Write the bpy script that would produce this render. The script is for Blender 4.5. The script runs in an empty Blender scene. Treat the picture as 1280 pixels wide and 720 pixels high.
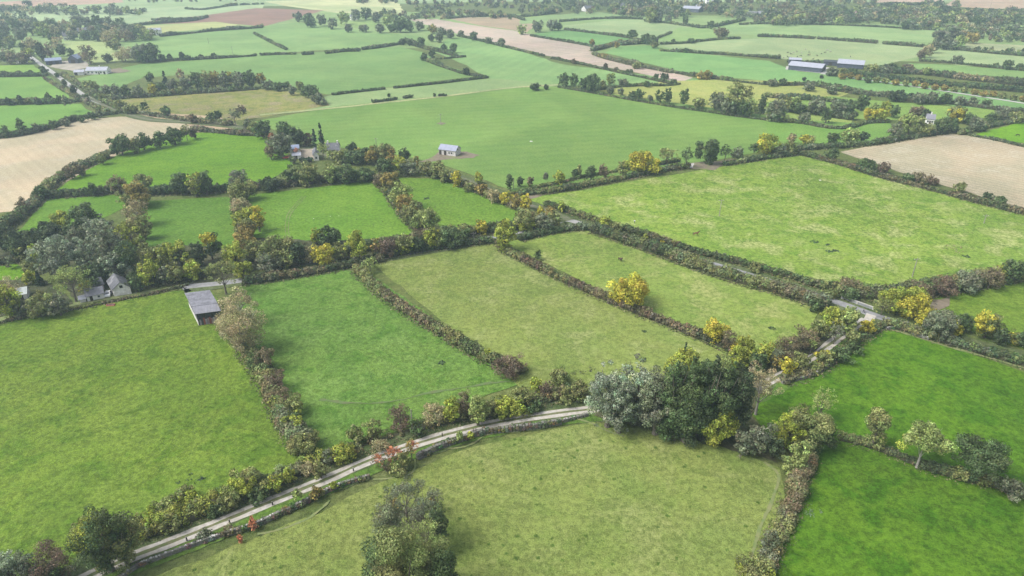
EXPOSURE = 1.0
import bpy, math, random
import numpy as np
from mathutils import Vector, Matrix

random.seed(7)
RNG = np.random.default_rng(11)
C = bpy.context.scene.collection
R = math.radians

# ------------------------------------------------------------------ camera model
CAM_H, FPX, PITCH = 110.0, 865.0, 27.2
cs, sn = math.cos(R(PITCH)), math.sin(R(PITCH))

def P(u, v, z=0.0):
    """ground point (at height z) seen at photo pixel u, v"""
    a, b = (u - 640) / FPX, (360 - v) / FPX
    dy, dz = cs + b * sn, -sn + b * cs
    t = (z - CAM_H) / dz
    return Vector((a * t, dy * t, z))

def depth_of(p):
    return p[1] * cs + (CAM_H - p[2]) * sn

# ------------------------------------------------------------------ helpers
def lin(c):
    return tuple((x / 255 / 12.92) if x <= 10 else ((x / 255 + 0.055) / 1.055) ** 2.4 for x in c)

def tag(o, label=None, cat=None, group=None, kind=None):
    if label: o['label'] = label
    if cat: o['category'] = cat
    if group: o['group'] = group
    if kind: o['kind'] = kind
    return o

def empty(name, loc, rz=0.0):
    o = bpy.data.objects.new(name, None)
    C.objects.link(o)
    o.location = loc; o.rotation_euler = (0, 0, rz)
    o.empty_display_size = 0.5
    return o

def link(name, me, mat, parent=None, loc=None):
    o = bpy.data.objects.new(name, me)
    C.objects.link(o)
    if mat is not None and not me.materials:
        me.materials.append(mat)
    if parent is not None: o.parent = parent
    if loc is not None: o.location = loc
    return o

class MB:
    """collects boxes, prisms and tubes into one mesh"""
    def __init__(s): s.v = []; s.f = []
    def add(s, vs, fs):
        n = len(s.v)
        s.v += [tuple(v) for v in vs]
        s.f += [tuple(i + n for i in f) for f in fs]
        return s
    def box(s, x0, y0, z0, x1, y1, z1):
        return s.add([(x0,y0,z0),(x1,y0,z0),(x1,y1,z0),(x0,y1,z0),(x0,y0,z1),(x1,y0,z1),(x1,y1,z1),(x0,y1,z1)],
                     [(0,3,2,1),(4,5,6,7),(0,1,5,4),(1,2,6,5),(2,3,7,6),(3,0,4,7)])
    def slab(s, q, t):
        """quad q (4 points) thickened by t along its normal"""
        q = [Vector(p) for p in q]
        n = (q[1]-q[0]).cross(q[3]-q[0]).normalized() * t
        return s.add(q + [p + n for p in q], [(0,3,2,1),(4,5,6,7),(0,1,5,4),(1,2,6,5),(2,3,7,6),(3,0,4,7)])
    def tube(s, pts, rad, k=6):
        pts = [Vector(p) for p in pts]; n0 = len(s.v)
        for i, p in enumerate(pts):
            d = (pts[min(i+1, len(pts)-1)] - pts[max(i-1, 0)]).normalized()
            a = d.orthogonal().normalized(); b = d.cross(a)
            for j in range(k):
                t = 2*math.pi*j/k
                s.v.append(tuple(p + (a*math.cos(t) + b*math.sin(t))*rad[i]))
        for i in range(len(pts)-1):
            for j in range(k):
                s.f.append((n0+i*k+j, n0+i*k+(j+1)%k, n0+(i+1)*k+(j+1)%k, n0+(i+1)*k+j))
        s.f.append(tuple(n0+j for j in reversed(range(k))))
        s.f.append(tuple(n0+(len(pts)-1)*k+j for j in range(k)))
        return s
    def mesh(s, name):
        me = bpy.data.meshes.new(name); me.from_pydata(s.v, [], s.f); me.update(); return me
    def build(s, name, mat, parent=None, loc=None):
        return link(name, s.mesh(name), mat, parent, loc)

# ------------------------------------------------------------------ materials
def new_mat(name):
    m = bpy.data.materials.new(name); m.use_nodes = True
    nt = m.node_tree; b = nt.nodes['Principled BSDF']
    b.inputs['Roughness'].default_value = 0.85
    b.inputs['Specular IOR Level'].default_value = 0.2
    return m, nt, b

def N(nt, t, **kw):
    n = nt.nodes.new(t)
    for k, v in kw.items(): setattr(n, k, v)
    return n

def noise(nt, vec, scale, detail=3.0, rough=0.55, dist=0.0):
    n = N(nt, 'ShaderNodeTexNoise')
    n.inputs['Scale'].default_value = scale; n.inputs['Detail'].default_value = detail
    n.inputs['Roughness'].default_value = rough; n.inputs['Distortion'].default_value = dist
    nt.links.new(vec, n.inputs['Vector'])
    return n.outputs['Fac']

def ramp(nt, fac, lo, hi, a=0.0, b=1.0):
    n = N(nt, 'ShaderNodeMapRange', interpolation_type='SMOOTHSTEP')
    n.inputs['From Min'].default_value = lo; n.inputs['From Max'].default_value = hi
    n.inputs['To Min'].default_value = a; n.inputs['To Max'].default_value = b
    nt.links.new(fac, n.inputs['Value'])
    return n.outputs['Result']

def mixc(nt, fac, a, b, blend='MIX'):
    n = N(nt, 'ShaderNodeMix', data_type='RGBA', blend_type=blend)
    for s, v in ((0, fac), (6, a), (7, b)):
        if hasattr(v, 'links') or hasattr(v, 'is_linked'): nt.links.new(v, n.inputs[s])
        else: n.inputs[s].default_value = v if s == 0 else (*v[:3], 1)
    return n.outputs[2]

def scale_col(nt, col, val):
    n = N(nt, 'ShaderNodeVectorMath', operation='SCALE')
    nt.links.new(col, n.inputs[0]); nt.links.new(val, n.inputs['Scale'])
    return n.outputs[0]

def math2(nt, op, a, b):
    n = N(nt, 'ShaderNodeMath', operation=op)
    for i, v in ((0, a), (1, b)):
        if isinstance(v, (int, float)): n.inputs[i].default_value = v
        else: nt.links.new(v, n.inputs[i])
    return n.outputs[0]

def coords(nt, offset=(0,0,0), rot=0.0, sc=(1,1,1)):
    t = N(nt, 'ShaderNodeTexCoord'); m = N(nt, 'ShaderNodeMapping')
    m.inputs['Location'].default_value = offset; m.inputs['Rotation'].default_value = (0,0,rot); m.inputs['Scale'].default_value = sc
    nt.links.new(t.outputs['Object'], m.inputs['Vector'])
    return m.outputs['Vector']

HAZE_D = 0.00021
HAZE_C = (0.50, 0.66, 0.80)     # pale in-scattered light as it shows in the photograph (display linear)
GAIN = (2.22, 2.24, 2.45)
def albedo(srgb, p):
    """true surface colour from the colour the photo shows through the air at p"""
    c = lin(srgb); d = (Vector(p) - Vector((0, 0, CAM_H))).length
    T = math.exp(-HAZE_D * d)
    return tuple(min(0.75, max(0.008, (c[i] - HAZE_C[i] * (1 - T)) / T / GAIN[i])) for i in range(3))

def grass_mat(name, col, dry=0.3, tuft=0.0, var=1.0, lush=0.4, stripes=None, seed=0, drycol=None):
    m, nt, b = new_mat(name)
    L = nt.links
    v = coords(nt, (seed*37.1, seed*-19.7, seed*3.3))
    c1 = col
    c2 = tuple(min(1, x*k) for x, k in zip(col, (1.20, 1.10, 1.12)))
    c3 = tuple(x*k for x, k in zip(col, (0.66, 0.80, 0.58)))
    dc = drycol or tuple(min(1, x*k) for x, k in zip(col, (1.45, 1.20, 1.75)))
    nA = noise(nt, v, 0.035, 4, 0.6, 0.3); nB = noise(nt, v, 0.16, 4, 0.62, 0.4)
    nC = noise(nt, v, 0.9, 4, 0.65); nD = noise(nt, v, 3.4, 3, 0.7)
    col_ = mixc(nt, ramp(nt, nA, 0.38, 0.62), c1, c2)
    col_ = mixc(nt, ramp(nt, nB, 0.47, 0.64, 0, 0.95*lush*var), col_, c3)
    f = math2(nt, 'MULTIPLY', ramp(nt, noise(nt, v, 0.075, 5, 0.7, 0.6), 0.47, 0.66), ramp(nt, nC, 0.35, 0.62, 0.25, 1.0))
    col_ = mixc(nt, math2(nt, 'MULTIPLY', f, dry), col_, dc)
    f2 = math2(nt, 'MULTIPLY', ramp(nt, nD, 0.52, 0.72), dry*0.55)
    col_ = mixc(nt, f2, col_, dc)
    nL = noise(nt, v, 0.011, 3, 0.55, 0.8)
    val = math2(nt, 'ADD', ramp(nt, nC, 0.3, 0.7, -0.26*var, 0.26*var), ramp(nt, nD, 0.3, 0.7, 0.76, 1.24))
    if stripes:
        ang, per, amt = stripes
        v2 = coords(nt, (0,0,0), R(ang), (1,1,1))
        w = N(nt, 'ShaderNodeTexWave', wave_type='BANDS', bands_direction='X')
        w.inputs['Scale'].default_value = 0.314/per; w.inputs['Distortion'].default_value = 0.8; w.inputs['Detail'].default_value = 2
        L.new(v2, w.inputs['Vector'])
        val = math2(nt, 'ADD', val, ramp(nt, w.outputs['Fac'], 0.2, 0.8, -amt, amt))
    fl = math2(nt, 'MULTIPLY', ramp(nt, noise(nt, v, 1.5, 3, 0.75), 0.53, 0.68), ramp(nt, nB, 0.35, 0.6, 0.35, 1.0))
    col_ = mixc(nt, math2(nt, 'MULTIPLY', fl, min(0.9, 0.62*var)), col_, tuple(x*k for x, k in zip(col, (0.50, 0.58, 0.36))))
    if tuft > 0:
        tn = noise(nt, v, 0.55, 2, 0.5)
        vo = N(nt, 'ShaderNodeTexVoronoi'); vo.inputs['Scale'].default_value = 0.42; L.new(v, vo.inputs['Vector'])
        wv = math2(nt, 'ADD', vo.outputs['Distance'], math2(nt, 'MULTIPLY', nD, 0.35))
        tf = math2(nt, 'MULTIPLY', ramp(nt, wv, 0.44, 0.28), ramp(nt, tn, 0.42, 0.56))
        col_ = mixc(nt, math2(nt, 'MULTIPLY', tf, tuft), col_, tuple(x*k for x, k in zip(col, (0.36, 0.50, 0.28))))
    val = math2(nt, 'ADD', val, ramp(nt, nL, 0.32, 0.68, -0.10, 0.10))
    col_ = scale_col(nt, col_, val)
    L.new(col_, b.inputs['Base Color'])
    b.inputs['Specular IOR Level'].default_value = 0.1
    bp = N(nt, 'ShaderNodeBump'); bp.inputs['Strength'].default_value = 0.45; bp.inputs['Distance'].default_value = 0.5
    L.new(math2(nt, 'ADD', nD, math2(nt, 'MULTIPLY', nC, 1.5)), bp.inputs['Height']); L.new(bp.outputs[0], b.inputs['Normal'])
    return m

def rough_mat(name, c1, c2, scale=1.0, rough=0.85, spots=None, spec=0.2, det=5, bump=0.0, c3=None):
    m, nt, b = new_mat(name); v = coords(nt)
    f = noise(nt, v, scale, det, 0.65)
    col_ = mixc(nt, ramp(nt, f, 0.33, 0.67), c1, c2)
    if c3: col_ = mixc(nt, ramp(nt, noise(nt, v, scale*0.3, 4, 0.6), 0.5, 0.68), col_, c3)
    nt.links.new(col_, b.inputs['Base Color'])
    b.inputs['Roughness'].default_value = rough; b.inputs['Specular IOR Level'].default_value = spec
    if bump:
        bp = N(nt, 'ShaderNodeBump'); bp.inputs['Strength'].default_value = bump; bp.inputs['Distance'].default_value = 0.1
        nt.links.new(f, bp.inputs['Height']); nt.links.new(bp.outputs[0], b.inputs['Normal'])
    return m

def sheet_metal(name, c1, c2, rust, ang=0.0, period=0.6):
    """corrugated sheeting: fine ribs as bump, weathered patches"""
    m, nt, b = new_mat(name); v = coords(nt)
    col_ = mixc(nt, ramp(nt, noise(nt, v, 0.6, 5, 0.7), 0.35, 0.65), c1, c2)
    col_ = mixc(nt, ramp(nt, noise(nt, v, 0.35, 4, 0.7), 0.6, 0.75, 0, 0.6), col_, rust)
    nt.links.new(col_, b.inputs['Base Color']); b.inputs['Roughness'].default_value = 0.55
    b.inputs['Specular IOR Level'].default_value = 0.35
    w = N(nt, 'ShaderNodeTexWave', wave_type='BANDS', bands_direction='X')
    w.inputs['Scale'].default_value = 0.314/period
    nt.links.new(v, w.inputs['Vector'])
    bp = N(nt, 'ShaderNodeBump'); bp.inputs['Strength'].default_value = 0.5; bp.inputs['Distance'].default_value = 0.06
    nt.links.new(w.outputs['Fac'], bp.inputs['Height']); nt.links.new(bp.outputs[0], b.inputs['Normal'])
    return m

def foliage_mat():
    m, nt, b = new_mat('foliage'); L = nt.links
    a = N(nt, 'ShaderNodeAttribute', attribute_name='tint'); o = N(nt, 'ShaderNodeObjectInfo')
    mx = N(nt, 'ShaderNodeMix', data_type='RGBA', blend_type='MULTIPLY'); mx.inputs[0].default_value = 1
    L.new(a.outputs['Color'], mx.inputs[6]); L.new(o.outputs['Color'], mx.inputs[7])
    L.new(mx.outputs[2], b.inputs['Base Color'])
    b.inputs['Roughness'].default_value = 0.75; b.inputs['Specular IOR Level'].default_value = 0.15
    tr = N(nt, 'ShaderNodeBsdfTranslucent'); ms = N(nt, 'ShaderNodeMixShader'); ms.inputs[0].default_value = 0.22
    L.new(mx.outputs[2], tr.inputs['Color'])
    L.new(b.outputs[0], ms.inputs[1]); L.new(tr.outputs[0], ms.inputs[2])
    L.new(ms.outputs[0], nt.nodes['Material Output'].inputs['Surface'])
    return m
FOL = foliage_mat()

BARK = rough_mat('bark', (0.085,0.07,0.055), (0.14,0.125,0.10), 3.0, bump=0.4)
BARK_PALE = rough_mat('pale_bark', (0.30,0.28,0.25), (0.20,0.19,0.16), 3.0, bump=0.4)

# ------------------------------------------------------------------ foliage meshes
def unit(a):
    return a / np.maximum(np.linalg.norm(a, axis=-1, keepdims=True), 1e-9)

def quads(name, cen, nor, size, tint, extra=None, aspect=None):
    """one leaf-clump face at every centre; tint per face; extra = (verts, faces, tint) closed twig core"""
    n = len(cen)
    r = RNG.normal(size=(n, 3)); a = unit(np.cross(nor, r)); b = unit(np.cross(nor, a))
    s = size[:, None] * 0.5
    asp = (RNG.uniform(0.55, 1.0, n) if aspect is None else aspect)[:, None]
    skew = RNG.uniform(-0.5, 0.5, (n, 1))
    v = np.stack([cen + a*s, cen + b*s*asp + a*s*skew, cen - a*s, cen - b*s*asp - a*s*skew*0.4], 1).reshape(-1, 3)
    col = np.repeat(np.concatenate([tint, np.ones((n, 1))], 1), 4, 0)
    idx = np.arange(4*n); ls = np.arange(0, 4*n, 4); lt = np.full(n, 4)
    if extra is not None:
        ev, ef, ec = extra
        idx = np.concatenate([idx, (np.asarray(ef) + 4*n).ravel()])
        ls = np.concatenate([ls, np.arange(4*n, 4*n + 4*len(ef), 4)]); lt = np.concatenate([lt, np.full(len(ef), 4)])
        v = np.concatenate([v, ev]); col = np.concatenate([col, np.tile([*ec, 1.0], (len(ev), 1))])
    me = bpy.data.meshes.new(name)
    me.vertices.add(len(v)); me.vertices.foreach_set('co', v.astype(np.float32).ravel())
    me.loops.add(len(idx)); me.loops.foreach_set('vertex_index', idx.astype(np.int32))
    me.polygons.add(len(ls)); me.polygons.foreach_set('loop_start', ls.astype(np.int32)); me.polygons.foreach_set('loop_total', lt.astype(np.int32))
    at = me.attributes.new('tint', 'FLOAT_COLOR', 'POINT'); at.data.foreach_set('color', col.astype(np.float32).ravel())
    me.update(calc_edges=True)
    me.materials.append(FOL)
    return me

PAL = {   # true leaf colours, linear
 'dg': (0.092, 0.134, 0.052), 'dk': (0.070, 0.098, 0.046), 'mg': (0.116, 0.175, 0.055), 'ol': (0.205, 0.228, 0.082),
 'yg': (0.281, 0.323, 0.055), 'yl': (0.400, 0.372, 0.050), 'or': (0.270, 0.222, 0.066), 'rd': (0.480, 0.200, 0.105),
 'sg': (0.235, 0.280, 0.180), 'br': (0.180, 0.152, 0.086), 'bt': (0.339, 0.303, 0.158), 'pu': (0.155, 0.118, 0.080),
 'cn': (0.039, 0.067, 0.039), 'gr': (0.165, 0.188, 0.112), 'lg': (0.250, 0.310, 0.100),
}
WORD = {'dg':'dark green','dk':'very dark green','mg':'mid green','ol':'olive green','yg':'yellow-green','yl':'yellow','or':'orange-tinged',
        'rd':'red-leaved','sg':'silvery grey-green','br':'brownish','bt':'thin tan-leaved','pu':'purplish brown','cn':'blackish green','gr':'grey-green','lg':'light green'}

def clumps_to_leaves(cc, cr, ccol, leaf, dens=1.25, flat=0.8):
    """cc centres, cr radii, ccol colours -> leaf centres, normals, sizes, tints"""
    area = 4*np.pi*cr**2*0.8
    n = np.maximum((area/leaf**2*dens).astype(int), 6)
    k = np.repeat(np.arange(len(cc)), n); m = len(k)
    d = unit(RNG.normal(size=(m, 3)))
    rr = cr[k]*RNG.uniform(0.55, 1.08, m)**0.7
    cen = cc[k] + d*rr[:, None]*np.array([1, 1, flat])
    nor = unit(d*1.0 + RNG.normal(size=(m, 3))*0.38)
    col = ccol[k]*RNG.normal(1, 0.24, (m, 1)).clip(0.45, 1.9)*RNG.normal(1, 0.05, (m, 3))
    return cen, nor, leaf*RNG.uniform(0.5, 1.55, m), col.clip(0.003, 0.9)

def crown_clumps(shape, w, h, col, col2=None):
    """envelope of a crown of width w, height h with its foot at z=0"""
    f = {'round': (0.03, 1.0), 'oval': (0.02, 1.0), 'column': (0.03, 1.0), 'bush': (0.0, 1.0), 'willow': (0.0, 1.0), 'sparse': (0.12, 1.0), 'cone': (0.03, 1.0), 'stem': (0.14, 1.0)}[shape]
    z0, z1 = f[0]*h, f[1]*h
    zc, rz, rx = (z0+z1)/2, (z1-z0)/2*1.03, w/2*1.10
    big = max(w, h*0.6)
    k = {'round': 70, 'oval': 70, 'column': 30, 'bush': 40, 'willow': 120, 'sparse': 70, 'cone': 60, 'stem': 80}[shape]
    d = unit(RNG.normal(size=(k, 3)))
    if shape in ('stem', 'sparse'): d[:, 2] = np.where(d[:, 2] < -0.45, -d[:, 2]*0.6, d[:, 2])
    rad = RNG.uniform(0.22, 0.84, k)**0.55
    lob = 1 + 0.19*np.sin(3*np.arctan2(d[:, 1], d[:, 0]) + RNG.uniform(0, 6)) + RNG.normal(0, 0.045, k)
    cc = d*(rad*lob)[:, None]*np.array([rx, rx, rz])*0.93
    cc[:, 2] += zc
    cr = RNG.uniform(0.07, 0.23, k)*big*0.8
    if shape == 'sparse': cr *= 0.62
    if shape == 'willow': cr *= 0.72
    if shape == 'column': cr = RNG.uniform(0.28, 0.5, k)*w
    if shape == 'cone':
        t = RNG.uniform(0.02, 0.97, k); a = RNG.uniform(0, 6.28, k); q = (1-t)*rx*RNG.uniform(0.2, 0.85, k)
        cc = np.stack([np.cos(a)*q, np.sin(a)*q, z0 + t*(z1-z0)], 1); cr = (0.10 + 0.30*(1-t))*w*0.62
    cr = np.minimum(cr, rz*0.8)
    cc[:, 2] = np.minimum(cc[:, 2], z1 - cr*0.75)
    cc[:, 2] = np.maximum(cc[:, 2], cr*0.35)
    ccol = np.array(col)*RNG.normal(1, 0.24, (k, 1)).clip(0.5, 1.7)*RNG.normal(1, 0.045, (k, 3))
    if col2 is not None:     # part of the crown has turned
        side = d @ unit(RNG.normal(size=3)) + RNG.normal(0, 0.35, k)
        mask = side > 0.25
        ccol[mask] = np.array(col2)*RNG.normal(1, 0.15, (mask.sum(), 1)).clip(0.6, 1.5)
    return cc, cr, ccol

def trunk_mesh(name, w, h, shape, rng):
    mb = MB(); r0 = max(0.10, 0.028*h + 0.012*w)
    if shape in ('stem', 'sparse'): r0 *= 0.6
    lean = Vector((rng.uniform(-.04, .04)*h, rng.uniform(-.04, .04)*h, 0))
    top = {'cone': 0.66, 'column': 0.8}.get(shape, 0.62)*h
    base = [Vector((0,0,-0.1)), Vector((0,0,0.05*h)), lean*0.4 + Vector((0,0,top*0.4)), lean + Vector((0,0,top))]
    mb.tube(base, [r0*1.35, r0, r0*0.75, r0*0.2], 7)
    n = {'sparse': 11, 'stem': 8, 'round': 6, 'oval': 6, 'willow': 7}.get(shape, 4)
    for i in range(n):
        t = rng.uniform(0.25, 0.8); a = 6.28*(i + rng.random()*0.6)/n
        s = base[2].lerp(base[3], t*0.7)*1.0 if t > 0.4 else base[1].lerp(base[2], 0.5 + t)
        e = Vector((math.cos(a)*w*0.38, math.sin(a)*w*0.38, h*rng.uniform(0.55, 0.88)))
        mid = s.lerp(e, 0.5) + Vector((0, 0, -0.04*h))
        mb.tube([s, mid, e], [r0*0.42, r0*0.26, r0*0.06], 5)
    return mb.mesh(name)

def fit(x, yt, yb, wpx):
    """base point, width and height of an ellipsoidal plant whose outline fills this part of the photo"""
    yc = (yt + yb)/2; g = P(x, yc); h = 1.0; w = 1.0
    for _ in range(6):
        g = P(x, yc, h/2); s = FPX/depth_of(g); w = wpx/s
        dist = math.hypot(g[0], g[1]); ph = math.atan2(CAM_H - h/2, dist)
        E = (yb - yt)/s
        q = E*E/4 - (w/2*math.sin(ph))**2
        b = math.sqrt(max(q, (0.30*w*math.cos(ph))**2))/math.cos(ph)
        h = min(2*b, 30)
    return Vector((g[0], g[1], 0)), w, h, s

ORD = ['zeroth','first','second','third','fourth','fifth','sixth','seventh','eighth','ninth','tenth','eleventh','twelfth','thirteenth','fourteenth','fifteenth',
       'sixteenth','seventeenth','eighteenth','nineteenth','twentieth','twenty-first','twenty-second','twenty-third','twenty-fourth','twenty-fifth','twenty-sixth','twenty-seventh','twenty-eighth','twenty-ninth','thirtieth']
PLANTS = []     # (x, ytop, ybase, wpx, colour, shape, place, colour2)
def T(place, *rows):
    for r in rows:
        x, yt, yb, w, c = r[:5]
        sh = r[5] if len(r) > 5 else 'round'
        c2 = r[6] if len(r) > 6 else None
        PLANTS.append(dict(x=x, yt=yt, yb=yb, w=w, c=c, sh=sh, c2=c2, place=place))
# ------------------------------------------------------------------ ground and fields
GROUND = grass_mat('rough_pasture', albedo((128,145,98), P(640,300)), dry=0.5, lush=0.8, seed=91)
gm = MB(); gm.add([(-4500,-700,0),(4500,-700,0),(4500,5200,0),(-4500,5200,0)], [(0,1,2,3)])
tag(gm.build('ground', GROUND), kind='structure')

def jag(poly, step, amp, rng):
    out = []
    for i, a in enumerate(poly):
        b = poly[(i+1) % len(poly)]; n = max(1, int((b-a).length/step)); t = (b-a).normalized(); nn = Vector((-t.y, t.x, 0))
        for k in range(n):
            p = a.lerp(b, k/n)
            out.append(p + nn*rng.uniform(-amp, amp))
    return out

LAYER = [0]
def sheet(name, pts, mat, amp=0.5, step=5.0):
    LAYER[0] += 1
    rng = random.Random(LAYER[0]); z = 0.0025*LAYER[0]
    poly = jag([P(*p) for p in pts], step if amp else 1e9, amp, rng)
    me = bpy.data.meshes.new(name); me.from_pydata([(p.x, p.y, z) for p in poly], [], [tuple(range(len(poly)))]); me.update()
    if me.polygons[0].normal.z < 0: me.flip_normals()
    return tag(link(name, me, mat), kind='structure')

FN = [0]
def field(col, pts, **kw):
    FN[0] += 1
    cx = sum(p[0] for p in pts)/len(pts); cy = sum(p[1] for p in pts)/len(pts)
    far = depth_of(P(cx, cy))
    kw.setdefault('seed', FN[0])
    m = grass_mat('field_grass', albedo(col, P(cx, cy)), **kw)
    return sheet('field', pts, m, amp=0.6 if far < 450 else 1.5, step=5 if far < 450 else 15)

# far country, top of the picture (largest first, later ones lie over earlier ones)
S = dict(dry=0.15, var=0.5, lush=0.25)
field((178,205,175), [(-300,30),(100,12),(640,2),(1700,4),(1700,-40),(-400,-40)], **S)
field((165,195,150), [(-250,62),(0,20),(300,10),(640,18),(1000,20),(1600,30),(1600,90),(900,70),(500,60),(0,75)], **S)
field((188,214,182), [(-20,19),(60,13),(190,10),(330,6),(320,22),(230,24),(165,30),(40,34),(-20,22)], **S)
field((205,190,182), [(-30,4),(40,0),(150,-3),(155,3),(60,8),(-30,12)], **S)
field((214,226,190), [(330,2),(480,-4),(500,5),(505,18),(420,16),(360,8)], **S)
field((174,158,154), [(163,30),(205,24),(250,20),(320,10),(405,13),(330,33),(270,28),(205,30)], dry=0.2, var=0.4, lush=0.2)
field((200,214,168), [(168,33),(270,27),(306,32),(190,42)], **S)
field((160,196,148), [(150,52),(200,47),(320,34),(370,28),(430,36),(530,46),(505,56),(400,62),(320,70),(178,75)], stripes=(70,9,0.05), **S)
field((186,208,160), [(80,52),(130,51),(150,60),(160,75),(118,78),(88,66)], **S)
field((168,200,150), [(428,27),(480,27),(478,33),(450,36),(425,32)], **S)
field((196,214,178), [(360,6),(490,9),(500,18),(418,13)], **S)
field((160,200,146), [(560,48),(600,44),(640,60),(700,80),(790,92),(880,99),(860,106),(700,107),(560,118),(465,128),(410,134),(395,126),(612,98),(575,78),(540,64)], stripes=(20,12,0.03), **S)
field((148,186,134), [(88,100),(120,93),(175,80),(320,70),(500,59),(530,66),(545,78),(598,95),(410,118),(330,102),(250,92),(180,97),(132,116)], stripes=(82,7,0.06), dry=0.12, var=0.5, lush=0.3)
field((170,200,150), [(398,121),(500,108),(612,98),(640,100),(700,107),(560,121),(465,130),(325,143),(360,132)], **S)
field((214,206,196), [(508,24),(545,24),(600,33),(640,38),(700,50),(738,58),(745,70),(800,81),(864,97),(850,103),(790,90),(720,77),(640,60),(570,42)], dry=0.35, var=0.45, lush=0.15, stripes=(60,10,0.05))
field((196,188,172), [(555,22),(640,21),(668,30),(660,40),(600,32)], dry=0.2, var=0.4, lush=0.1)
field((166,198,158), [(650,24),(740,14),(770,18),(810,19),(808,24),(700,28),(650,30)], **S)
field((146,192,144), [(663,43),(705,37),(760,43),(790,49),(745,56),(700,49)], **S)
field((178,204,166), [(705,32),(760,26),(810,24),(850,27),(880,33),(830,50),(780,47),(720,36)], **S)
field((166,200,150), [(820,50),(850,34),(895,35),(895,46),(850,52)], **S)
field((152,198,142), [(755,66),(775,58),(815,57),(830,63),(960,76),(1000,90),(1080,94),(1290,128),(1420,146),(1420,160),(1240,142),(1060,108),(920,98),(865,93)], **S)
field((182,206,166), [(822,57),(905,50),(1000,46),(1160,57),(1150,70),(1100,82),(1000,76),(900,66),(840,61)], **S)
field((172,204,160), [(905,32),(960,28),(1175,37),(1168,53),(1090,50),(1000,44),(910,43)], **S)
field((178,204,164), [(1165,60),(1290,70),(1290,84),(1200,82),(1160,74)], **S)
field((158,196,142), [(1135,79),(1200,82),(1290,90),(1290,98),(1150,90)], **S)
field((190,206,172), [(1205,53),(1290,57),(1290,68),(1210,60)], **S)
field((206,196,186), [(1195,-2),(1420,-4),(1420,14),(1290,13),(1180,8)], **S)
field((214,202,194), [(1100,-1),(1180,-1),(1175,4),(1095,3)], **S)
field((190,204,138), [(742,114),(830,102),(900,99),(1000,102),(1075,112),(1040,124),(880,140),(815,125)], dry=0.5, var=0.8, lush=0.3)
field((160,196,124), [(955,128),(1040,120),(1100,126),(1250,138),(1235,148),(1100,150),(960,142)], dry=0.3)
field((172,200,130), [(985,138),(1068,148),(1062,156),(985,151)], dry=0.3)
field((140,186,116), [(-60,133),(100,130),(120,142),(60,160),(0,172),(-60,180)], dry=0.15, var=0.6, lush=0.3)
field((146,190,124), [(-60,97),(60,96),(84,112),(88,122),(-60,124)], **S)
field((158,198,126), [(-60,84),(40,81),(56,92),(-60,96)], **S)
field((176,204,160), [(-60,57),(18,57),(26,66),(-60,74)], **S)
field((168,176,122), [(148,125),(230,116),(330,111),(402,119),(412,132),(330,146),(290,151),(225,150),(165,140)], dry=0.95, var=1.3, lush=0.8, drycol=(0.23,0.18,0.13))
# middle distance
field((205,192,168), [(140,150),(180,140),(270,146),(310,160),(240,166)], dry=0.6)
field((144,183,116), [(318,152),(420,133),(560,119),(640,110),(700,108),(780,120),(1000,150),(1115,156),(1112,170),(970,186),(830,213),(650,242),(560,208),(480,190),(400,182),(350,165)],
      dry=0.18, var=0.6, lush=0.35, stripes=(78,9,0.035))
field((146,190,116), [(955,152),(1020,157),(1112,154),(1116,176),(1060,182),(965,176)], dry=0.2)
field((222,213,189), [(-120,176),(0,172),(60,160),(110,149),(150,146),(225,151),(245,163),(170,185),(110,212),(60,240),(30,262),(-120,282)],
      dry=0.5, var=0.4, lush=0.06, stripes=(-45,5,0.025), drycol=(0.38,0.34,0.26))
field((128,174,86), [(66,240),(110,212),(160,188),(245,166),(340,168),(368,205),(340,225),(300,232),(160,238)], dry=0.2, lush=0.5, stripes=(75,6,0.03))
field((128,174,90), [(22,290),(60,246),(150,242),(162,258),(100,285)], dry=0.2)
field((120,162,88), [(172,252),(292,246),(298,312),(176,312)], dry=0.35, lush=0.5)
field((128,172,86), [(310,244),(465,226),(482,240),(522,296),(420,306),(316,306)], dry=0.45, lush=0.4)
field((134,176,90), [(498,222),(560,224),(650,262),(640,278),(560,290),(525,264)], dry=0.4, lush=0.5)
field((122,168,72), [(-60,334),(22,330),(34,340),(20,352),(-60,355)], dry=0.2)
field((206,200,178), [(1050,190),(1120,176),(1190,167),(1420,200),(1420,300),(1290,264),(1145,222)], dry=0.7, var=0.45, lush=0.08, stripes=(-40,4,0.07), drycol=(0.38,0.34,0.26))
field((136,188,88), [(1218,168),(1290,150),(1420,160),(1420,192),(1250,176)], dry=0.15)
field((150,184,98), [(655,247),(700,242),(1000,192),(1100,222),(1300,270),(1420,300),(1420,335),(1290,334),(1090,360),(1040,364),(860,312),(720,272)], dry=0.95, var=1.15, lush=0.8, drycol=albedo((200,208,150), P(950,280)))
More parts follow.
